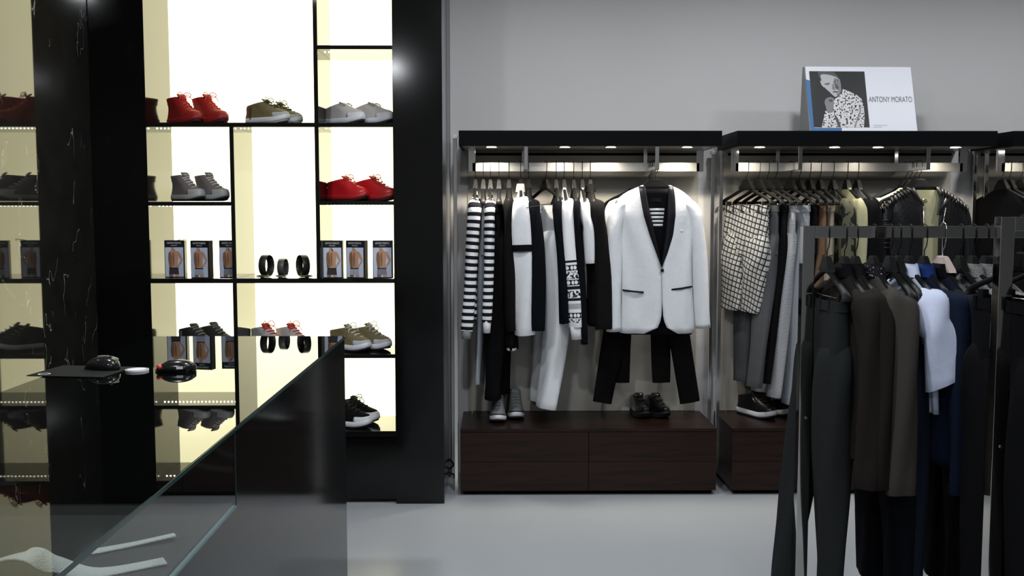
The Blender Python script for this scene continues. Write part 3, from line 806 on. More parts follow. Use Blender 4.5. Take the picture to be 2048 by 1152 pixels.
wall_rack(X2L, X2R, 'black-topped wall display rack with the white advertising card on its top', [(1520, 14), (1670, 3), (1757, 6), (1912, 14)], AX2,
          [(P(1440, 500, yb - .05).x, yb - .05, CANB - .002), (P(1944, 500, yb).x, yb, CANB - .002)],
          (P(1461, 415, YRAIL).x, P(1929, 415, YRAIL).x), 'low dark walnut drawer cabinet under the checked trousers')
wall_rack(X3L, X3R, 'black-topped wall display rack cut off by the right edge', [(2075, 12), (2200, 10)], [X3L + .6],
          [(P(1966, 500, yb - .05).x, yb - .05, CANB - .002)],
          (P(1990, 415, YRAIL).x, X3R - .05), 'low dark walnut drawer cabinet hidden behind the free-standing rails')
# small steel pegs standing on the cabinets
for (px, row, lb) in ((946, 829, 'small steel peg at the left end of the first cabinet top'), (1371, 826, 'small steel peg at the right end of the first cabinet top'), (1452, 829, 'small steel peg on the second cabinet top')):
    q = PZ(px, row, CABZ)
    bm = bmesh.new(); bmesh.ops.create_cone(bm, cap_ends=True, segments=14, radius1=.007, radius2=.007, depth=.014)
    bmesh.ops.create_cone(bm, cap_ends=True, segments=14, radius1=.0045, radius2=.0045, depth=.006, matrix=Matrix.Translation((0, 0, .010)))
    tagp(link_bm('steel_peg', bm, CHROME, loc=(q.x, q.y, CABZ + .0075)), lb, 'peg')
# shoes on the cabinets
def cab_shoe(name, kind, px, row, rz, label, group, **k):
    q = PZ(px, row, CABZ + EPS); s = k.get('scale', 1)
    q.x -= .145 * s * math.cos(rz); q.y -= .145 * s * math.sin(rz)
    shoe(name, kind, q, rz, label=label, group=group, **k)
cab_shoe('sneaker', 'high', 996, 838, R(-90), 'grey sneaker with a white sole under the long black trousers', 'grey sneakers on the cabinet', upper=GREYN, sole=RUBW, lace=GRL, foxing=RUBB, scale=.92)
cab_shoe('sneaker', 'high', 1031, 832, R(-88), 'grey sneaker with a white sole, set back on the right of its pair', 'grey sneakers on the cabinet', upper=GREYN, sole=RUBW, lace=GRL, foxing=RUBB, scale=.92)
cab_shoe('dress_shoe', 'dress', 1278, 829, R(-82), 'left one of the polished black dress shoes', 'black dress shoes', upper=DRESSL, sole=RUBB, lace=DKL, scale=.98)
cab_shoe('dress_shoe', 'dress', 1312, 829, R(-74), 'right one of the polished black dress shoes', 'black dress shoes', upper=DRESSL, sole=RUBB, lace=DKL, scale=.98)
cab_shoe('sneaker', 'low', 1512, 832, R(-58), 'black sneaker with gold zips and a white sole, left one', 'black sneakers with gold zips', upper=LEATHER, sole=RUBW, lace=DKL, zips=GOLD, scale=.98)
cab_shoe('sneaker', 'low', 1546, 827, R(-58), 'black sneaker with gold zips and a white sole, half behind its mate', 'black sneakers with gold zips', upper=LEATHER, sole=RUBW, lace=DKL, zips=GOLD, scale=.98)
# cable on the floor behind the column
q0 = P(892, 925, 5.75)
tagp(wire('cable', smooth_path([tuple(P(888, 922, 5.76)), tuple(P(898, 918, 5.75)), tuple(P(907, 930, 5.74)), tuple(P(896, 940, 5.74)), tuple(P(903, 947, 5.73)), tuple(P(909, 950, 5.74)), (P(908, 958, 5.74).x, 5.74, .006)], 6), .005, BLACKP, n=8), 'tangled black cable low on the wall beside the black column', 'cable')

# ================================================================== ADVERTISING CARD ON THE SECOND RACK
y0c = YR + .06
pb = P(1621, 262.5, y0c); pb.z = CANT + .0005; lean = R(15)
nrm = Vector((0, -math.cos(lean), math.sin(lean)))      # faces the aisle, leaning back
pc = Vector((pb.x, y0c, CANT + .0005))
card = empty('advertising_card', (P(1728, 262, y0c).x, y0c, CANT), label='white advertising card with a black and white portrait on the rack top', cat='advertising card')
CARDM = mat('white_card', (.70, .71, .76), .5); BLUEM = mat('blue_card', (.045, .14, .32), .5); GREYC = mat('grey_card_back', (.28, .28, .28), .7)
def cpt(px, row, k=0.0): return PP(px, row, pc - Vector((0, 0, 0)), nrm) + nrm * k - card.location
def cz(x, y, k): return cpt(1600 + x / 8.229, 130 + y / 8.229, k)
def slab(name, pts, m, th):
    bm = bmesh.new(); f = [bm.verts.new(p) for p in pts]; bk = [bm.verts.new(p - nrm * th) for p in pts]
    bm.faces.new(f); bm.faces.new(bk[::-1])
    for i in range(len(f)): bm.faces.new((f[i], bk[i], bk[(i + 1) % len(f)], f[(i + 1) % len(f)]))
    bmesh.ops.recalc_face_normals(bm, faces=bm.faces)
    return link_bm(name, bm, m, card)
slab('card_board', [cz(85, 25, 0), cz(1820, 35, 0), cz(1932, 1090, 0), cz(178, 1090, 0)], CARDM, .004)
EASEL_Y = y0c + .16
bm = bmesh.new()
tl = cz(85, 25, -.005); bl = cz(178, 1090, -.005); 
vs_ = [tl, bl, Vector((bl.x - .012, EASEL_Y - card.location.y, bl.z)), Vector((tl.x - .004, tl.y + .02, tl.z))]
f = [bm.verts.new(p) for p in vs_]; g2 = [bm.verts.new(p - Vector((.003, 0, 0))) for p in vs_]
bm.faces.new(f); bm.faces.new(g2[::-1])
for i in range(4): bm.faces.new((f[i], g2[i], g2[(i + 1) % 4], f[(i + 1) % 4]))
bmesh.ops.recalc_face_normals(bm, faces=bm.faces)
link_bm('back_flap', bm, GREYC, card)
PORT = [card]
def cp(name, pts, m, k):
    o = poly(name, [cz(x, y, k * .0004) for x, y in pts], m, PORT[0] if name.startswith('printed') else card, 1)
    if name == 'portrait_background': PORT[0] = o
    return o
cp('blue_strip', [(92, 235), (160, 255), (232, 1035), (690, 1035), (690, 1090), (178, 1090)], BLUEM, 1)
cp('portrait_background', [(148, 102), (1058, 108), (1147, 1028), (230, 1028)], gray('print_black', .016), 2)
G1 = gray('print_light', .42); G2 = gray('print_mid', .20); G3 = gray('print_dark', .075); G4 = gray('print_pale', .60)
cp('printed_face', [(300, 165), (380, 140), (500, 140), (590, 185), (650, 235), (672, 320), (680, 420), (655, 480), (610, 515), (575, 528), (530, 490), (480, 440), (415, 385), (370, 300), (335, 230)], G1, 3)
cp('printed_face_shade', [(560, 215), (640, 235), (672, 320), (680, 420), (655, 480), (610, 515), (600, 470), (640, 430), (590, 380), (575, 330), (545, 300)], G2, 4)
cp('printed_face_shade', [(575, 300), (610, 330), (640, 380), (610, 410), (575, 370)], G3, 5)
cp('printed_hair', [(280, 118), (420, 108), (560, 120), (625, 190), (645, 240), (590, 195), (480, 160), (380, 150), (330, 168), (352, 250), (385, 300), (340, 235), (300, 165)], G3, 6)
cp('printed_ear', [(328, 262), (350, 262), (385, 320), (405, 375), (380, 365), (345, 320)], G1, 5)
cp('printed_eyebrow', [(395, 312), (480, 292), (490, 302), (400, 326)], G3, 6)
cp('printed_eyebrow', [(552, 270), (625, 250), (630, 262), (555, 285)], G3, 6)
cp('printed_eye', [(425, 322), (460, 308), (485, 316), (455, 334)], G3, 6)
cp('printed_eye', [(448, 314), (462, 313), (464, 324), (450, 325)], G4, 7)
cp('printed_eye', [(572, 280), (605, 264), (625, 272), (600, 290)], G3, 6)
cp('printed_eye', [(590, 268), (606, 266), (608, 280), (592, 281)], G4, 7)
cp('printed_nose', [(530, 320), (556, 310), (570, 380), (585, 410), (545, 412), (525, 398)], G2, 6)
cp('printed_mouth', [(530, 440), (570, 430), (600, 436), (640, 428), (610, 452), (560, 456)], G3, 6)
cp('printed_hand', [(408, 580), (440, 545), (500, 528), (550, 545), (562, 600), (548, 700), (535, 770), (480, 795), (440, 760), (425, 690), (404, 630)], G2, 3)
cp('printed_hand', [(470, 570), (520, 560), (545, 590), (520, 612), (475, 604)], G3, 4)
cp('printed_shirt', [(705, 395), (820, 440), (940, 500), (1010, 560), (1050, 690), (1062, 860), (1050, 1028), (358, 1028), (385, 900), (415, 740), (470, 795), (540, 775), (552, 690), (560, 570), (640, 510), (690, 455)], F['shirtprint'], 3)
cp('printed_shirt_fold', [(555, 800), (600, 840), (660, 960), (670, 1028), (630, 1028), (590, 920)], G3, 4)
cp('printed_shirt_fold', [(990, 640), (1005, 760), (940, 940), (910, 1028), (890, 1028), (930, 900), (980, 760)], G2, 4)
up = (cz(85, 25, 0) - cz(178, 1090, 0)); up = (up - nrm * up.dot(nrm)); up.x = 0; up.normalize()
rt = Vector((1, 0, 0))
def frame(x, y, k):
    o = cz(x, y, k); M = Matrix((( rt.x, up.x, nrm.x, o.x), (rt.y, up.y, nrm.y, o.y), (rt.z, up.z, nrm.z, o.z), (0, 0, 0, 1)))
    return M
text('brand_lettering', 'ANTONY MORATO', .045, G3, card, frame(1490, 572, .0008), .60)
for (x0, x1, y) in ((1205, 1435, 994), (1205, 1350, 1024)):       # two lines of print too small to read
    cp('fine_print', [(x0, y - 5), (x1, y - 5), (x1, y + 5), (x0, y + 5)], gray('print_faint', .40), 2)
# ================================================================== HANGERS
def hanger_parts(root, clip=False, head=1.0, mbody=BLACKP, mhook=BLACKP, r=.015, zc=-.006, drop=0.0, wide=.21, slim=False, marms=None):
    pts = [(-r, 0, zc - .022), (-r, 0, zc)]
    for k in range(1, 8):
        a = PI - PI * k / 8; pts.append((r * math.cos(a), 0, zc + r * math.sin(a)))
    pts += [(r, 0, zc), (r, 0, zc - .028), (r * .7, 0, -.058 - drop), (0, 0, -.072 - drop), (0, 0, -.098 - drop)]
    wire('hook', pts, .0019, mhook, root, n=7)
    z = -drop
    hd = [[Vector((x, y, zz)) for x, y in ((-w, -t), (w, -t), (w, t), (-w, t))] for zz, w, t in ((z - .092, .013 * head, .007), (z - .097, .017 * head, .009), (z - .135, .040 * head, .013), (z - .147, .046 * head, .012))]
    loft('neck_block', hd, mbody, root, cap0=True, cap1=True, smooth=False)
    arc = smooth_path([(-wide, 0, z - .236), (-wide * .95, 0, z - .214), (-wide * .6, 0, z - .184), (0, 0, z - .144), (wide * .6, 0, z - .184), (wide * .95, 0, z - .214), (wide, 0, z - .236)], 5)
    n = len(arc); ra = []; rb = []
    for k in range(n):
        f = abs(k / (n - 1) * 2 - 1); ra.append(.0085 if not slim else .006); rb.append((.009 + (.013 if clip else .004) * f * f) if not slim else .008)
    loft('arms', tube_rings(arc, ra, rb, n=12, p=2.6), marms or mbody, root, cap0=True, cap1=True)
    if clip:
        wire('cross_bar', [(-wide, 0, z - .232), (0, 0, z - .234), (wide, 0, z - .232)], .0022, MATS['polished_steel'], root, n=8)
        for sx in (-.155, .155):
            box('clip', sx - .011, sx + .011, -.012, .012, z - .262, z - .216, mbody, root, .002)
PROTO = {}
def hanger(loc, rz, label, group, clip=False, head=1.0, key='std', **k):
    kk = (key, clip, head)
    if kk not in PROTO:
        t = empty('clothes_hanger', loc, rz); hanger_parts(t, clip, head, **k); PROTO[kk] = t
        return tagp(t, label, 'hanger', group)
    return dup(PROTO[kk], loc, rz, label, group, 'hanger')

# ================================================================== GARMENTS
def top_parts(t, body, L=.70, th=.03, sl=.60, sb=.034, sra=.045, lean=0.0, cuff=None, cuff_len=.05, collar=None, ncollar=False, sleeves=True, seed=0, w=.205, hem=None, slean=None, drop=0.0,
              sleeve_m=None, zip_m=None, band=None, near_dy=0.0, hemw=.2, buttons=None, sw=1.0, flare=0.0, htilt=0.0):
    w = w * sw
    drop = drop + .016; L = L - .016
    rnd = random.Random(seed); ph = rnd.uniform(0, 6)
    slean = lean if slean is None else slean
    rows = [(-.120, .046, .42), (-.140, .070, .5), (-.158, .108, .60), (-.178, .150, .72), (-.200, .186, .86), (-.225, w, 1.0), (-.25, w + .006, 1.06), (-.30, w, 1.1), (-.42, w - .006, 1.1), (-.55, hemw, 1.1), (-.9, hemw, 1.15)]
    zs = [-.124, -.132, -.140, -.149, -.158, -.168, -.178, -.187, -.196, -.21, -.225]; z = -.25
    while z > -(L) + .02: zs.append(z); z -= .028
    zs.append(-L)
    rings = []
    for z in zs:
        a, f = interp(rows, z); d = max(0, -z - .2)
        g = d / max(.1, L - .2)
        rings.append(sring(0, lean * g, z - drop, a, th * f, n=40, p=2.8, fold=(6, th * .30 * g, ph + z * 2.5)))
    rings.append(sring(0, lean, -L - drop + .006, hemw * .97, th * .8, n=40, p=2.8))
    loft('body', rings, body, t, cap1=True)
    if hem: loft('hem_band', [sring(0, lean, -L - drop + .012, hemw * 1.01, th * 1.22, n=40, p=2.8), sring(0, lean, -L - drop - .001, hemw * 1.01, th * 1.22, n=40, p=2.8)], hem, t)
    if sleeves:
        for sg in (1, -1):
            dy = near_dy if sg > 0 else 0
            ln = sl
            pp = smooth_path([(sg * .130 * sw, 0, -.190), (sg * .182 * sw, dy * .2, -.222), (sg * .214 * sw, dy * .6, -.285), (sg * .228 * sw, dy + slean * .45, -.2 - ln * .5), (sg * .224 * sw, dy + slean, -.2 - ln)], 5)
            n = len(pp); ra = []; rb = []
            for k in range(n):
                f = k / (n - 1)
                ra.append((.010 + .042 * min(1, f * 3.4)) * (1 - .25 * f) * sra / .045 * .9); rb.append((sb * (.42 + .68 * min(1, f * 3.2) ** .8)) * (1 - .22 * f) * (1 + flare * f))
            pp = [(x, y, z - drop) for x, y, z in pp]
            rr = tube_rings(pp, ra, rb, n=22, p=2.3, fold=(3, sb * .13, ph, .5))
            if htilt:
                c = sum(rr[-1], Vector()) / len(rr[-1]); rr[-1] = [p + Vector((0, 0, (p.y - c.y) * htilt)) for p in rr[-1]]
            c = sum(rr[-1], Vector()) / len(rr[-1]); rr.append([c + (p - c) * .985 - Vector((0, 0, .0012)) for p in rr[-1]]); rr.append([c + (p - c) * .82 + Vector((0, 0, .004)) for p in rr[-1]])
            slv = loft('sleeve', rr, sleeve_m or body, t, cap0=True, cap1=True)
            if cuff:
                p1 = Vector(pp[-1]); p0 = Vector(pp[-2]); dv = (p1 - p0).normalized()
                loft('cuff', tube_rings([p1 - dv * .004, p1 + dv * cuff_len * .5, p1 + dv * cuff_len], [ra[-1] * .92, ra[-1] * .85, ra[-1] * .8], [rb[-1] * .95, rb[-1] * .85, rb[-1] * .8], n=18), cuff, slv, cap0=True, cap1=True)
            if band:
                k = int(n * band[1]); p0 = Vector(pp[k]); p1 = Vector(pp[min(k + 1, n - 1)]); dv = (p1 - p0).normalized()
                loft('sleeve_band', tube_rings([p0, p0 + dv * band[2]], [ra[k] * 1.16 + .002] * 2, [rb[k] * 1.16 + .002] * 2, n=22, p=2.3), band[0], slv)
    if collar:
        h = .020 if not ncollar else .010
        cr = [sring(0, 0, -.134 - drop, .066, max(th * .6, .016), n=24), sring(0, 0, -.122 - drop, .058, max(th * .6, .016), n=24), sring(0, 0, -.122 - drop + h, .052, max(th * .65, .019), n=24), sring(0, 0, -.130 - drop + h * .5, .064, max(th * .8, .023), n=24), sring(0, 0, -.148 - drop, .078, max(th * .9, .026), n=24)]
        loft('collar', cr, collar, t)
    if buttons:
        for k in range(4):
            z = -.30 - k * .10
            if -z < L: wire('button', [(0.0, -th * 1.12 - .001, z), (0, -th * 1.12 - .004, z)], .007, buttons, t, n=10, side=Vector((0, 0, 1)))
def trouser_parts(t, m, L=1.0, th=.024, wa=.175, near=(0, 0), far=(0, 0), lw=.078, lb=.034, bot=.055, seed=0, drop=0.0, band=None, lining=None, z0=-.240, bulge=0.0, capri=False):
    rnd = random.Random(seed); ph = rnd.uniform(0, 6); z0 -= drop
    zs = [z0, z0 - .02, z0 - .04, z0 - .10, z0 - .16, z0 - .22, z0 - .27]
    rings = []
    for i, z in enumerate(zs):
        g = i / (len(zs) - 1)
        rings.append(sring(0, (near[1] + far[1]) * .5 * .12 * g, z, wa + .003 * g, th * (1 + .16 * g), n=36, p=3, fold=(5, th * .25 * g, ph + g * 2)))
    loft('seat', rings, m, t)
    wb = loft('waistband', [sring(0, 0, z0 + .002, wa + .002, th * 1.05, n=36, p=3), sring(0, 0, z0 - .034, wa + .005, th * 1.12, n=36, p=3)], band or m, t)
    if lining: loft('lining', [sring(0, 0, z0 - .001, wa - .003, th * .9, n=30, p=3), sring(0, 0, z0 - .05, wa - .01, th * .8, n=30, p=3)], lining, t, cap1=True)
    for i in range(5):
        xx = -.14 + .07 * i
        yy = -th * 1.14 * (1 - abs(xx / (wa + .004)) ** 3) ** (1 / 3)
        box('belt_loop', xx - .004, xx + .004, yy - .003, yy + .001, z0 - .038, z0 + .004, band or m, wb)
    for sg, sh in ((1, near), (-1, far)):
        ze = z0 - L
        pts = smooth_path([(sg * .093, 0, z0 - .14), (sg * .098, sh[1] * .12, z0 - .28), (sg * .095 + sh[0] * .5, sh[1] * .5 + bulge, z0 - .14 - (L - .14) * .55), (sg * .092 + sh[0], sh[1], ze)], 7)
        n = len(pts); ra = []; rb = []
        for k in range(n):
            f = k / (n - 1); ra.append(min(lw + .012 - (lw + .012 - bot) * f, wa - .100 + f * .07)); rb.append(max(lb * min(1, .62 + f * 2.2) * (.85 + .4 * math.sin(PI * min(1, f * 1.15))) * (1 - .12 * f), th * min(1.2, .7 + f * 4) * max(0, 1 - max(0, f - .18) * 2.4)))
        rr = tube_rings(pts, ra, rb, n=24, p=2.5, fold=(4, lb * .10, ph + sg, .5))
        c = sum(rr[-1], Vector()) / len(rr[-1]); rr.append([c + (p - c) * .985 - Vector((0, 0, .0012)) for p in rr[-1]]); rr.append([c + (p - c) * .82 + Vector((0, 0, .004)) for p in rr[-1]])
        loft('leg', rr, m, t, cap0=True, cap1=True)
ITEM = 0
def item(kind, px, Y, z, rz, label, hl, group, hgroup, cat, clip=False, head=1.0, roll=0.0, hanger_on=True, hk=None, name=None, **k):
    global ITEM; ITEM += 1
    q = P(px, 400, Y); loc = Vector((q.x, Y, z))
    if hanger_on:
        h = hanger(loc, rz, hl, hgroup, clip=clip, head=head, **(hk or {}))
        h.rotation_euler.x = roll
    t = empty(name or cat, loc, rz, label, cat, group); t.rotation_euler.x = roll
    if kind == 'top': top_parts(t, seed=ITEM, **k)
    else: trouser_parts(t, seed=ITEM, **k)
    return t
ED = R(-90)                       # edge-on: the hanger runs from the wall towards the aisle
def Lr(row, Y, z=RT): return z - zr(row, Y, 1024)
YN = YRAIL - .23                  # where the nearer sleeves hang
G1_ = 'clothes on the first rack'; H1_ = 'black hangers on the first rack rail'
def r1(kind, px, label, hl, cat, **k):
    rz = ED + R(k.pop('yaw', 0))
    return item(kind, px, YRAIL, RT, rz, label, hl, G1_, H1_, cat, **k)
W_, B_ = F['white'], F['black']
r1('top', 951, 'black and white striped cardigan hanging leftmost on the first rack', 'black hanger of the leftmost striped cardigan', 'cardigan', body=F['stripe'], L=Lr(640, YN), th=.020, sl=Lr(655, YN) - .2, sb=.036, slean=-.045, lean=-.01, cuff=F['grey'], cuff_len=.045)
r1('trousers', 967, 'pale grey jeans squeezed between the two striped cardigans', 'black clip hanger of the pale grey jeans', 'jeans', name='jeans', m=F['ltgrey'], clip=True, L=Lr(772, YN) - .232, th=.016, lb=.020, lw=.065, bot=.05, near=(0, -.035), far=(0, -.02))
r1('top', 981, 'second black and white striped cardigan with bright shoulder and white cuff', 'black hanger of the second striped cardigan', 'cardigan', body=F['stripe'], L=Lr(620, YN), th=.018, sl=Lr(637, YN) - .2, sb=.029, slean=-.018, cuff=W_, cuff_len=.062)
r1('trousers', 998, 'long wide black trousers hanging above the grey sneakers', 'black clip hanger of the long black trousers', 'trousers', m=B_, clip=True, L=Lr(803, YN) - .232, th=.024, lb=.058, lw=.085, bot=.085, near=(0, -.035), far=(0, .02))
r1('top', 1018, 'long black coat with a white line along its hem', 'black hanger of the long black coat', 'coat', body=F['black2'], L=Lr(703, YN), th=.028, sl=Lr(655, YN) - .2, sb=.032, lean=.012, slean=.01, hem=W_)
r1('top', 1041, 'white jacket with a black band around each sleeve', 'black wide hanger of the white jacket with sleeve bands', 'jacket', body=W_, L=Lr(640, YN), th=.030, sl=Lr(664, YN) - .2, sb=.062, sra=.055, slean=.018, near_dy=.0, collar=F['cream'], band=(B_, .66, .036))
r1('top', 1057, 'black short jacket with a pale line on the sleeve, right of the white jacket', 'black hanger of the short black jacket', 'jacket', body=F['navyblack'], L=Lr(657, YN), th=.030, sl=Lr(655, YN) - .2, sb=.046, near_dy=.035, slean=.01, lean=.02, band=(F['taupe'], .42, .004))
r1('trousers', 1091, 'white cotton trousers with a cream lined waistband, legs swinging left', 'black clip hanger of the white trousers, both arms showing', 'trousers', m=W_, clip=True, yaw=26, L=Lr(825, YN) - .240, th=.028, lb=.062, lw=.085, bot=.072, near=(.0, -.045), far=(0, .015), bulge=.040, lining=F['cream'])
r1('top', 1112, 'narrow black knit top between the white trousers and the patterned sweater', 'black hanger of the narrow black knit top', 'top', body=F['navyblack'], L=Lr(650, YN), th=.020, sl=Lr(640, YN) - .2, sb=.026, lean=.03, slean=.04)
r1('top', 1128, 'white sweater with black and white patterned bands on body and sleeve', 'black hanger of the patterned white sweater', 'sweater', body=F['folk'], L=Lr(648, YN), th=.026, sl=Lr(648, YN) - .2, sb=.046, slean=.045, near_dy=.012, cuff=W_, cuff_len=.068)
r1('top', 1147, 'black cardigan with long cuffs right of the patterned sweater', 'black hanger of the black cardigan', 'cardigan', body=F['navyblack'], L=Lr(640, YN), th=.020, sl=Lr(668, YN) - .2, sb=.026, slean=.045, cuff=F['navyblack'], cuff_len=.04)
r1('top', 1164, 'white short-sleeved tee shirt squeezed between black garments', 'black hanger of the white tee shirt', 't-shirt', name='tee_shirt', body=W_, L=Lr(600, YN), th=.016, sl=Lr(520, YN) - .2, sb=.032, slean=.02, near_dy=.01)
r1('top', 1180, 'black jacket with a pointed collar, last before the white blazer', 'black hanger of the last black jacket', 'jacket', body=F['black2'], L=Lr(655, YN), th=.034, sl=Lr(652, YN) - .2, sb=.050, near_dy=.03, slean=.03, lean=.02, collar=F['black2'])

# ------------------------------------------------------------------ front-facing jackets on the arms
def front_jacket(t, Yb, tab, open_tab, m, sl_l, sl_r, dpx=0, b=.055, lapel=None, lapel_tab=None, extra=None):
    """tab: (row, left px, right px) ; open_tab: (row, left px, right px) ; all in the picture plane at depth Yb, with real thickness b"""
    o = t.location
    rows = []; r = tab[0][0]
    while r < tab[-1][0]: rows.append(r); r += 6 if r < tab[0][0] + 50 else 12
    rows.append(tab[-1][0])
    halves = {-1: [], 1: []}
    N = 14
    for r in rows:
        lp, rp = interp(tab, r); ol, orr = interp(open_tab, r)
        L_ = P(lp + dpx, r, Yb); R_ = P(rp + dpx, r, Yb); A = P(ol + dpx, r, Yb).x; B = P(orr + dpx, r, Yb).x
        cx = (L_.x + R_.x) / 2; a = (R_.x - L_.x) / 2; z = L_.z - o.z
        bb = b * (.62 + .38 * min(1, (r - tab[0][0]) / 60)); p = 2.3
        def fy(x): return -bb * max(0, 1 - min(1, abs((x - cx) / a)) ** p) ** (1 / p)
        ring = []
        # left half: from the opening edge round the left side to the centre back
        for sgn in (-1, 1):
            e = A if sgn < 0 else B; pts = []
            for i in range(N + 1):
                s = i / N; x = e + (cx + sgn * a - e) * math.sin(s * PI / 2)
                fold = .006 * math.sin(s * 9 + r * .02 + sgn) * s * (1 - s) * 4 * min(1, (r - tab[0][0]) / 80)
                pts.append(Vector((x - o.x, fy(x) + fold + (-.004 if sgn > 0 else 0) * (1 - s), z)))
            for i in range(1, N + 1):
                s = i / N; x = cx + sgn * a * math.cos(s * PI / 2)
                pts.append(Vector((x - o.x, -fy(x), z)))
            halves[sgn].append(pts)
    loft('left_front_panel', halves[-1], m, t, closed=False, solid=.003)
    loft('right_front_panel', halves[1], m, t, closed=False, solid=.003)
    for pts in (sl_l, sl_r):
        path = []; ra = []; rb = []
        for (px, r, hw, hd, dy) in pts:
            q = P(px + dpx, r, Yb); path.append((q.x - o.x, dy, q.z - o.z, hw, hd))
        sp = smooth_path(path, 7)
        rr = tube_rings([q[:3] for q in sp], [q[3] for q in sp], [q[4] for q in sp], n=26, p=2.2, fold=(3, .0025, .4, .45))
        c = sum(rr[-1], Vector()) / len(rr[-1]); rr.append([c + (p - c) * .86 + Vector((0, 0, .008)) for p in rr[-1]])
        loft('sleeve', rr, m, t, cap0=True, cap1=True)
    if lapel:
        for sgn, tabl in lapel_tab.items():
            rr = []
            r0, r1_ = tabl[0][0], tabl[-1][0]; n = 22
            for k in range(n + 1):
                r = r0 + (r1_ - r0) * k / n; inn, outx = interp(tabl, r)
                a = P(inn + dpx, r, Yb); c = P(outx + dpx, r, Yb)
                lp, rp = interp(tab, r); cx = (P(lp + dpx, r, Yb).x + P(rp + dpx, r, Yb).x) / 2; ha = (P(rp + dpx, r, Yb).x - P(lp + dpx, r, Yb).x) / 2
                bb = b * (.62 + .38 * min(1, (r - tab[0][0]) / 60))
                def yy(x): return -bb * max(0, 1 - min(.98, abs((x - cx) / ha)) ** 2.3) ** (1 / 2.3)
                ring = []
                for i in range(7):
                    s = i / 6; x = a.x + (c.x - a.x) * s
                    ring.append(Vector((x - o.x, yy(x) - .007 - .006 * math.sin(PI * s) , a.z - o.z)))
                rr.append(ring)
            loft('lapel', rr, lapel, t, closed=False, solid=.003)
YBZ = YR + .075
zA = RT - .001
def arm_pt(px, Y): return Vector((P(px, 330, Y).x, Y, RT))
GA = 'clothes facing the aisle on the first rack'
bz_loc = Vector((AX1[1], YBZ, zA))
hanger(bz_loc, 0, 'black padded hanger inside the white shawl-collar blazer', 'black hangers on the first rack arm', head=1.9, key='arm')
bz = empty('blazer', bz_loc, 0, 'white blazer with black shawl lapels and black pocket trims facing the aisle', 'blazer', GA)
BT = [(371, 1284, 1340), (376, 1272, 1352), (384, 1254, 1366), (394, 1240, 1378), (406, 1231, 1388), (425, 1229, 1392), (460, 1236, 1389), (520, 1241, 1384), (580, 1241, 1385), (640, 1240, 1388), (665, 1240, 1388)]
BO = [(371, 1286, 1338), (385, 1287, 1337), (430, 1294, 1333), (480, 1307, 1328), (528, 1319, 1320), (560, 1322, 1320), (600, 1321, 1321), (635, 1319, 1323), (652, 1313, 1329), (660, 1303, 1340), (665, 1285, 1352)]
SHAWL = mat('black_satin', (.005, .005, .008), .5, spec=.2)
front_jacket(bz, YBZ, BT, BO, F['white'],
             [(1250, 408, .030, .040, .0), (1236, 425, .042, .050, .0), (1228, 470, .044, .052, -.004), (1226, 560, .044, .046, -.010), (1227, 662, .041, .038, -.016)],
             [(1370, 406, .030, .040, .0), (1385, 424, .042, .050, .0), (1394, 470, .042, .052, -.004), (1400, 560, .042, .046, -.010), (1405, 655, .041, .038, -.016)],
             b=.060, lapel=SHAWL, lapel_tab={-1: [(373, 1288, 1276), (400, 1292, 1279), (430, 1297, 1284), (470, 1307, 1296), (505, 1315, 1309), (532, 1319.5, 1319)],
                                             1: [(373, 1334, 1345), (400, 1333, 1347), (430, 1331, 1347), (470, 1327, 1342), (505, 1322, 1331), (532, 1319, 1320)]})
def bpt(px, row, y): q = P(px, row, YBZ); return Vector((q.x - bz_loc.x, y, q.z - bz_loc.z))
for (a, c) in (((1243, 579), (1284, 583)), ((1337, 578), (1381, 572))):
    loft('pocket_trim', tube_rings([bpt(a[0], a[1], -.0545 if a[0] > 1300 else -.043), bpt((a[0] + c[0]) / 2, (a[1] + c[1]) / 2, -.060), bpt(c[0], c[1], -.060 if a[0] < 1300 else -.040)], .005, .004, n=8, p=5), SHAWL, bz, cap0=True, cap1=True)
loft('breast_pocket', tube_rings([bpt(1346, 463, -.055), bpt(1362, 461, -.050)], .006, .003, n=8, p=5), F['white'], bz, cap0=True, cap1=True)
wire('button', [bpt(1320.5, 539, -.066), bpt(1320.5, 539, -.072)], .009, BLACKP, bz, n=16, side=Vector((0, 0, 1)))
# the tee shirt and vest worn under it, on the same hanger
tt = empty('tee_shirt', bz_loc, 0, 'black tee shirt with white chest stripes under the white blazer', 't-shirt', GA)
TT = [(378, 1284, 1342), (392, 1262, 1366), (408, 1246, 1380), (440, 1246, 1378), (560, 1250, 1376), (668, 1246, 1384)]
rr = []
for r in list(range(378, 669, 10)):
    lp, rp = interp(TT, r); a_ = P(lp, r, YBZ); c_ = P(rp, r, YBZ)
    rr.append(sring((a_.x + c_.x) / 2 - bz_loc.x, 0, a_.z - bz_loc.z, (c_.x - a_.x) / 2, .036, n=40, p=3))
loft('body', rr, B_, tt, cap0=True, cap1=True)
for k in range(5):
    ra_ = 419 + k * 7.7
    lp = interp(BO, ra_)[0] + 1; 
    q0 = bpt(1296 + k * 2.0, ra_, -.0375); q1 = bpt(1326.5 - k * .8, ra_, -.0375)
    loft('chest_stripe', tube_rings([q0, q1], .0062, .0008, n=8, p=6), W_, tt, cap0=True, cap1=True)
loft('neckline', [sring(0, 0, P(1310, 396, YBZ).z - bz_loc.z, .058, .038, n=24), sring(0, 0, P(1310, 404, YBZ).z - bz_loc.z, .060, .041, n=24)], F['black2'], tt)
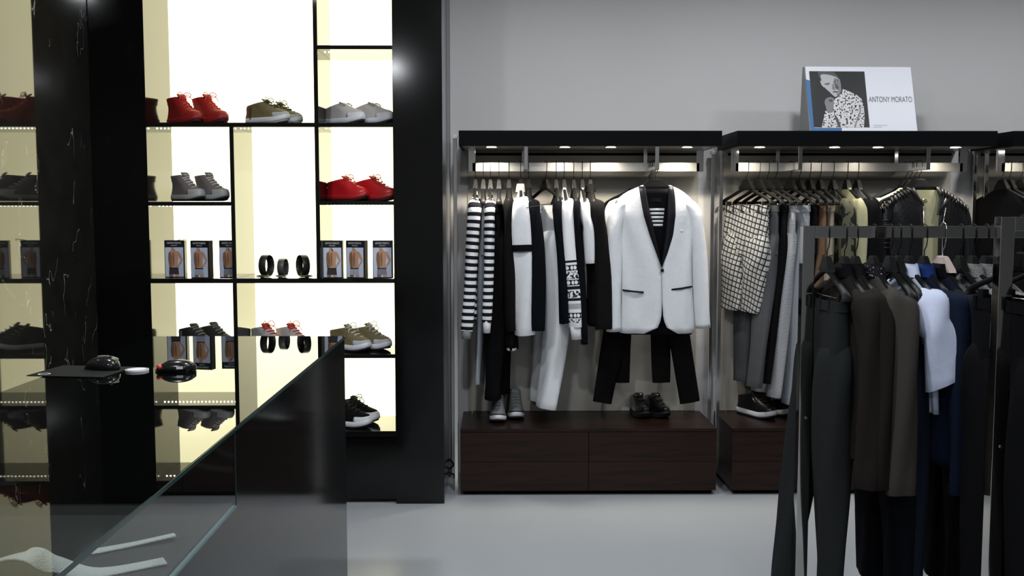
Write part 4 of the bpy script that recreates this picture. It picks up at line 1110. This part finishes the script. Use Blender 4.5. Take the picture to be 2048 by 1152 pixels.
# second and further garments on the arm
YG = [YBZ + .075, YBZ + .13, YBZ + .185, YBZ + .23]
def fac(kind, i, label, hl, cat, dx=0.0, **k):
    Y = YG[i]; loc = Vector((AX1[1] + dx * 0, Y, zA))
    h = hanger(loc, R(k.pop('yaw', 0)), hl, 'black hangers on the first rack arm', clip=(kind == 'trousers'))
    t = empty(k.pop('name', cat), loc + Vector((dx, 0, 0)), h.rotation_euler.z, label, cat, GA)
    (top_parts if kind == 'top' else trouser_parts)(t, seed=40 + i, **k)
    return t
fac('top', 0, 'white shirt showing as a pale edge left of the white blazer', 'black hanger of the white shirt behind the blazer', 'shirt', dx=-.022, body=W_, L=.82, th=.026, sl=.66, sb=.022, sra=.040)
fac('trousers', 1, 'black trousers with widely splayed legs below the white blazer', 'black clip hanger of the splayed black trousers', 'trousers', dx=-.02, m=B_, L=Lr(802, YG[1]) - .232, th=.022, near=(.16, 0), far=(-.155, 0), lw=.070, bot=.055, lb=.020)
fac('trousers', 2, 'shorter black trousers hanging behind the splayed pair', 'black clip hanger of the shorter black trousers', 'trousers', dx=-.045, m=F['black2'], L=Lr(762, YG[2]) - .232, th=.020, near=(.03, 0), far=(-.02, 0), lw=.062, bot=.050, lb=.018)
fac('top', 3, 'black sleeveless vest at the back of the blazer arm', 'black hanger at the back of the blazer arm, its end showing at the left', 'vest', dx=-.06, yaw=-6, body=B_, L=.80, th=.016, sleeves=False)

# ------------------------------------------------------------------ second rack
G2_ = 'clothes on the second rack'; H2_ = 'black hangers on the second rack rail'
def r2(kind, px, yaw, label, hl, cat, **k):
    return item(kind, px, YRAIL, RT, ED + R(yaw), label, hl, G2_, H2_, cat, **k)
r2('trousers', 1493, 26, 'black and white checked cropped trousers leftmost on the second rack', 'black clip hanger of the checked trousers, turned towards the aisle', 'trousers', m=F['plaid'], clip=True, head=1.3, L=Lr(628, YN) - .232, th=.030, wa=.18, lb=.040, lw=.095, bot=.085, near=(-.01, -.01), far=(0, -.02), lining=F['cream'])
r2('trousers', 1516, 24, 'dark grey trousers hanging below the checked ones', 'black clip hanger of the dark grey trousers', 'trousers', m=F['slate'], clip=True, head=1.3, L=Lr(778, YN) - .232, th=.022, lb=.034, lw=.08, bot=.055, near=(.02, -.09), far=(0, -.03), lining=F['cream'])
r2('trousers', 1534, 24, 'black trousers showing behind the checked and dark grey pairs', 'black clip hanger of the black trousers behind the checked pair', 'trousers', m=B_, clip=True, head=1.3, L=Lr(770, YN) - .232, th=.020, lb=.026, lw=.075, bot=.06, near=(0, -.08), far=(0, -.03), lining=F['cream'])
r2('trousers', 1551, 22, 'fine-checked grey trousers reaching down to the black sneakers', 'black clip hanger of the fine-checked grey trousers', 'trousers', m=F['pinstripe'], clip=True, head=1.3, L=Lr(800, YN) - .232, th=.022, lb=.038, lw=.07, bot=.055, near=(0, -.055), far=(0, -.02), lining=F['cream'])
r2('trousers', 1580, 20, 'pale grey jeans with a long straight leg on the second rack', 'black clip hanger of the pale grey jeans on the second rack', 'jeans', name='jeans', m=F['jeans'], clip=True, head=1.2, L=Lr(815, YN) - .232, th=.022, lb=.034, lw=.066, bot=.055, near=(0, -.045), far=(0, -.02))
r2('trousers', 1598, 18, 'black trousers right of the pale grey jeans', 'black clip hanger of the black trousers right of the jeans', 'trousers', m=B_, clip=True, head=1.1, L=.95, th=.018, lb=.026, lw=.066, near=(0, -.05), far=(0, 0))
r2('trousers', 1618, 14, 'tan brown trousers behind the corner of the free-standing rail', 'black clip hanger of the tan brown trousers', 'trousers', m=F['brown'], clip=True, head=1.1, L=.95, th=.018, lb=.026, lw=.066, near=(0, -.05), far=(0, 0))
r2('trousers', 1639, 8, 'beige trousers right of the tan brown pair', 'black clip hanger of the beige trousers', 'trousers', m=F['beige'], clip=True, L=.95, th=.018, lb=.026, lw=.066, near=(0, -.04), far=(0, 0))
r2('top', 1665, 4, 'camouflage shirt right of the beige trousers', 'black hanger of the camouflage shirt', 'shirt', body=F['camo'], L=.75, th=.022, sl=.55, sb=.034)
r2('top', 1693, 2, 'cream jacket with a bright shoulder above the free-standing rail', 'black hanger of the cream jacket', 'jacket', body=F['tan'], L=.75, th=.024, sl=.58, sb=.030)
r2('top', 1714, 4, 'charcoal jacket right of the cream jacket', 'black hanger of the charcoal jacket', 'jacket', body=F['slate'], L=.75, th=.030, sl=.58, sb=.046, sleeve_m=B_)
# leather jacket and its companions on the arm
lj_loc = Vector((AX2[1] - .012, YR + .10, zA))
hanger(lj_loc, 0, 'black padded hanger inside the leather jacket', 'black hangers on the second rack arm', head=1.9, key='arm')
lj = empty('leather_jacket', lj_loc, 0, 'black leather biker jacket with ribbed shoulders hanging open', 'jacket', 'clothes facing the aisle on the second rack')
LT = [(373, 1818, 1870), (380, 1804, 1884), (390, 1786, 1904), (402, 1772, 1922), (420, 1766, 1930), (460, 1772, 1928), (560, 1776, 1922), (650, 1776, 1922)]
LO = [(373, 1820, 1868), (390, 1826, 1872), (410, 1838, 1873), (440, 1838, 1868), (520, 1836, 1866), (650, 1834, 1868)]
YLJ = lj_loc.y
front_jacket(lj, YLJ, LT, LO, LEATHER, [(1786, 402, .030, .035, 0), (1772, 425, .036, .045, 0), (1762, 470, .038, .045, 0), (1756, 560, .036, .040, -.01), (1752, 640, .034, .035, -.01)],
             [(1908, 402, .030, .035, 0), (1922, 425, .036, .045, 0), (1932, 470, .036, .045, 0), (1936, 560, .036, .040, -.01), (1940, 640, .034, .035, -.01)], b=.055,
             lapel=LEATHER, lapel_tab={-1: [(374, 1822, 1808), (392, 1830, 1822), (405, 1838, 1832), (412, 1840, 1839)], 1: [(374, 1866, 1880), (395, 1871, 1884), (415, 1867, 1880), (430, 1864, 1872)]})
def lpt(px, row, y): q = P(px, row, YLJ); return Vector((q.x - lj_loc.x, y, q.z - lj_loc.z))
for k in range(9):                                        # ribs across both shoulders
    f = k / 8
    for sg in (-1, 1):
        cxp = 1844 + sg * (34 + 50 * f); r = 381 + 33 * f ** 1.25
        wire('shoulder_rib', [lpt(cxp - sg * 2, r + 9, -.050), lpt(cxp, r + 2, -.046), lpt(cxp + sg * 1.2, r - 2.5, -.022), lpt(cxp + sg * 1.2, r - 3, .012)], .0058, LEATHER, lj, n=8)
for k in range(7):
    wire('sleeve_rib', [lpt(1752, 440 + k * 9, -.028), lpt(1762, 441 + k * 9, -.046), lpt(1773, 440 + k * 9, -.045)], .0045, LEATHER, lj, n=7)
wire('zip', [lpt(1838, 412, -.061), lpt(1838, 470, -.061), lpt(1836, 560, -.061)], .0022, CHROME, lj, n=6)
wire('zip', [lpt(1882, 415, -.058), lpt(1876, 450, -.060), lpt(1874, 520, -.060)], .0022, CHROME, lj, n=6)
wire('snap_button', [lpt(1837, 400, -.062), lpt(1837, 400, -.067)], .006, CHROME, lj, n=12, side=Vector((0, 0, 1)))
wire('collar_tab', [lpt(1884, 398, -.060), lpt(1877, 412, -.064), lpt(1870, 424, -.066)], .010, LEATHER, lj, n=10, rb=.004)
t2 = empty('tee_shirt', lj_loc, 0, 'olive beige tee shirt inside the open leather jacket', 't-shirt', 'clothes facing the aisle on the second rack')
rr = []
for r in range(380, 641, 12):
    lp, rp = interp([(380, 1812, 1876), (395, 1795, 1893), (410, 1782, 1908), (640, 1786, 1905)], r); a_ = P(lp, r, YLJ); c_ = P(rp, r, YLJ)
    rr.append(sring((a_.x + c_.x) / 2 - lj_loc.x, 0, a_.z - lj_loc.z, (c_.x - a_.x) / 2, .034, n=36, p=3))
loft('body', rr, F['tan'], t2, cap1=True)
loft('neckline', [sring(0, 0, P(1844, 398, YLJ).z - lj_loc.z, .062, .037, n=24), sring(0, 0, P(1844, 404, YLJ).z - lj_loc.z, .064, .039, n=24)], F['olive'], t2)
for i, (lb, hb, m, dx, kw) in enumerate((('cream sleeve of a jacket showing left of the leather jacket', 'black hanger right behind the leather jacket', F['cream'], -.035, dict(sl=.6, sb=.03)),
                                        ('black vest behind the leather jacket', 'black hanger second behind the leather jacket', B_, -.03, dict(sleeves=False)),
                                        ('dark grey jacket farthest back on the leather jacket arm', 'black hanger at the far end of the leather jacket arm', F['slate'], -.05, dict(sleeves=False)))):
    Y = YLJ + .085 + .065 * i
    hanger(Vector((AX2[1], Y, zA)), R(-4 * i), hb, 'black hangers on the second rack arm')
    t = empty('jacket' if i != 1 else 'vest', Vector((AX2[1] + dx, Y, zA)), R(-4 * i), lb, 'jacket' if i != 1 else 'vest', 'clothes facing the aisle on the second rack')
    top_parts(t, m, L=.72, th=.02, seed=60 + i, **kw)
# ------------------------------------------------------------------ third rack
for i, (px, lb, hb) in enumerate(((2003, 'black sleeveless top leftmost on the third rack', 'black hanger leftmost on the third rack'), (2017, 'black top second on the third rack', 'black hanger second on the third rack'), (2040, 'black top at the right edge of the picture on the third rack', 'black hanger near the right edge on the third rack'), (2062, 'dark top fourth on the third rack', 'black hanger fourth on the third rack'))):
    item('top', px, YRAIL, RT, ED + R(14), lb, hb, 'black tops on the third rack', 'black hangers on the third rack', 'top', head=1.2, body=B_, L=.75, th=.022, sleeves=False)

# ================================================================== FREE-STANDING RAILS
def rail_stand(x0, x1, yf, ztop, label, w=.042, foot=.46):
    t = empty('garment_rail', ((x0 + x1) / 2, yf + w / 2, 0), label=label, cat='garment rail')
    ox, oy = t.location.x, t.location.y
    def b(name, a0, a1, b0, b1, c0, c1, m=RAILST, bv=.0015): return box(name, a0 - ox, a1 - ox, b0 - oy, b1 - oy, c0, c1, m, t, bv)
    b('top_bar', x0 + w, x1 - w, yf, yf + w, ztop - w, ztop)
    for a in (x0, x1 - w):
        b('upright', a, a + w, yf, yf + w, .03, ztop)
        b('foot', a, a + w, yf - foot / 2, yf + foot / 2, .0, .03)
    for a in (x0, x1 - w):
        bm = bmesh.new(); bmesh.ops.create_cone(bm, cap_ends=True, segments=12, radius1=.005, radius2=.005, depth=.004, matrix=Matrix.Rotation(PI / 2, 4, 'X'))
        link_bm('bolt', bm, MATS['gold_metal'], t, loc=(a + w * .6 - ox, yf - .002 - oy, ztop * .55))
    return t
YA = 3.50
xa0 = P(1607, 455, YA).x; zta = P(1800, 452, YA).z
rail_stand(xa0, xa0 + 1.25, YA, zta, 'polished steel free-standing clothes rail with dark suits and one pale shirt')
YBR = 2.98
xb0 = P(2003, 436, YBR).x; ztb = P(2030, 434, YBR).z
rail_stand(xb0, xb0 + 1.2, YBR, ztb, 'polished steel clothes rail nearest the camera at the right edge')
YAC = YA + .021
GA_ = 'clothes on the free-standing rail'; HA_ = 'hangers on the free-standing rail'
HK = dict(key='railA', r=.0245, zc=-.018, drop=.014)
def ra_(kind, px, label, hl, cat, hk=None, yaw=0, **k):
    k.setdefault('drop', .014)
    return item(kind, px, YAC, zta, ED + R(yaw), label, hl, GA_, HA_, cat, hk=hk or HK, **k)
ra_('trousers', 1657, 'dark grey wool trousers leftmost on the free-standing rail', 'black clip hanger of the dark grey wool trousers', 'trousers', m=F['charcoal'], clip=True, head=1.2, L=1.08, th=.040, wa=.18, lb=.052, lw=.095, bot=.075, near=(.0, .01), far=(-.02, -.10))
ra_('top', 1692, 'dark brown blazer right of the dark grey trousers', 'black hanger of the first dark brown blazer', 'blazer', body=F['darkbrown'], head=1.2, L=.78, th=.034, sl=.64, sb=.046, sw=1.12, near_dy=.01, collar=F['black'])
ra_('top', 1714, 'second dark brown blazer, half covered by the taupe one', 'black hanger of the second dark brown blazer', 'blazer', body=F['darkbrown'], head=1.2, L=.78, th=.032, sl=.64, sb=.040, sw=1.12, near_dy=.01, collar=F['black2'])
ra_('top', 1750, 'taupe wool blazer with a dotted shirt collar', 'black hanger of the taupe blazer', 'blazer', body=F['taupe'], head=1.3, L=.80, th=.040, sl=.66, sb=.055, sw=1.12, near_dy=.015, collar=F['dots'], buttons=BLACKP)
ra_('trousers', 1783, 'dark navy trousers between the taupe blazer and the pale shirt', 'black clip hanger of the first dark navy trousers', 'trousers', m=F['navyblack'], clip=True, head=1.1, L=1.04, th=.026, lb=.054, lw=.095, bot=.088, near=(0, .03), far=(0, 0))
ra_('trousers', 1800, 'second dark navy trousers right beside the pale shirt', 'black clip hanger of the second dark navy trousers', 'trousers', m=F['navy2'], clip=True, head=1.1, L=1.05, th=.026, lb=.056, lw=.095, bot=.088, near=(0, .03), far=(0, 0))
ra_('top', 1822, 'pale blue-white short-sleeved shirt on the free-standing rail', 'black hanger of the pale short-sleeved shirt', 'shirt', body=F['skyblue'], L=.62, th=.022, lean=.03, sl=Lr(752, 3.29, zta) - .216, sb=.044, sra=.056, near_dy=.0, slean=.045, flare=.75, htilt=.45, sw=1.06, collar=F['skyblue'])
ra_('top', 1852, 'navy blazer with a bright blue collar right of the pale shirt', 'black hanger of the navy blazer', 'blazer', body=F['navy'], L=.80, th=.034, sl=.66, sb=.050, sw=1.12, near_dy=.02, slean=.03, lean=.02, collar=F['blue'])
ra_('top', 1889, 'blue-black blazer on the beige padded hanger', 'beige padded hanger with a silver hook', 'blazer', hk=dict(key='beige', r=.0245, zc=-.012, drop=.014, mbody=BEIGEP, marms=BLACKP, mhook=CHROME), head=1.9, body=F['navy2'], L=.80, th=.036, sl=.66, sb=.052, sw=1.12, near_dy=.02, collar=F['black'])
ra_('trousers', 1924, 'black trousers between the blue-black blazer and the tweed jacket', 'black clip hanger left of the tweed jacket', 'trousers', m=B_, clip=True, head=1.1, L=1.04, th=.026, lb=.054, lw=.095, bot=.088)
ra_('top', 1950, 'speckled grey tweed jacket partly behind the front rail post', 'black hanger of the speckled tweed jacket', 'jacket', body=F['tweed'], L=.76, th=.030, sl=.62, sb=.045, sw=1.12, near_dy=.01, collar=F['tweed'])
ra_('top', 1975, 'second speckled grey jacket beside the front rail post', 'black hanger of the second speckled jacket', 'jacket', body=F['tweed'], L=.76, th=.030, sl=.62, sb=.045, sw=1.12, near_dy=.01, collar=F['tweed'])
ra_('trousers', 1990, 'black trousers right behind the front rail post', 'black clip hanger behind the front rail post', 'trousers', m=B_, clip=True, head=1.1, L=1.04, th=.03, lb=.040, lw=.08, bot=.07)
YBC = YBR + .021
for i, px in enumerate((2050, 2100)):
    item('trousers', px, YBC, ztb, ED + R(16 - 4 * i), ['black trousers hanging on the rail nearest the camera', 'black trousers farther right on the rail nearest the camera'][i],
         ['black clip hanger on the rail nearest the camera', 'black clip hanger farther right on the rail nearest the camera'][i], 'clothes on the nearest rail', 'hangers on the nearest rail', 'trousers', hk=HK, clip=True, head=1.2, m=B_, L=1.1, th=.045, wa=.18, lb=.060, lw=.1, bot=.085, drop=.014)
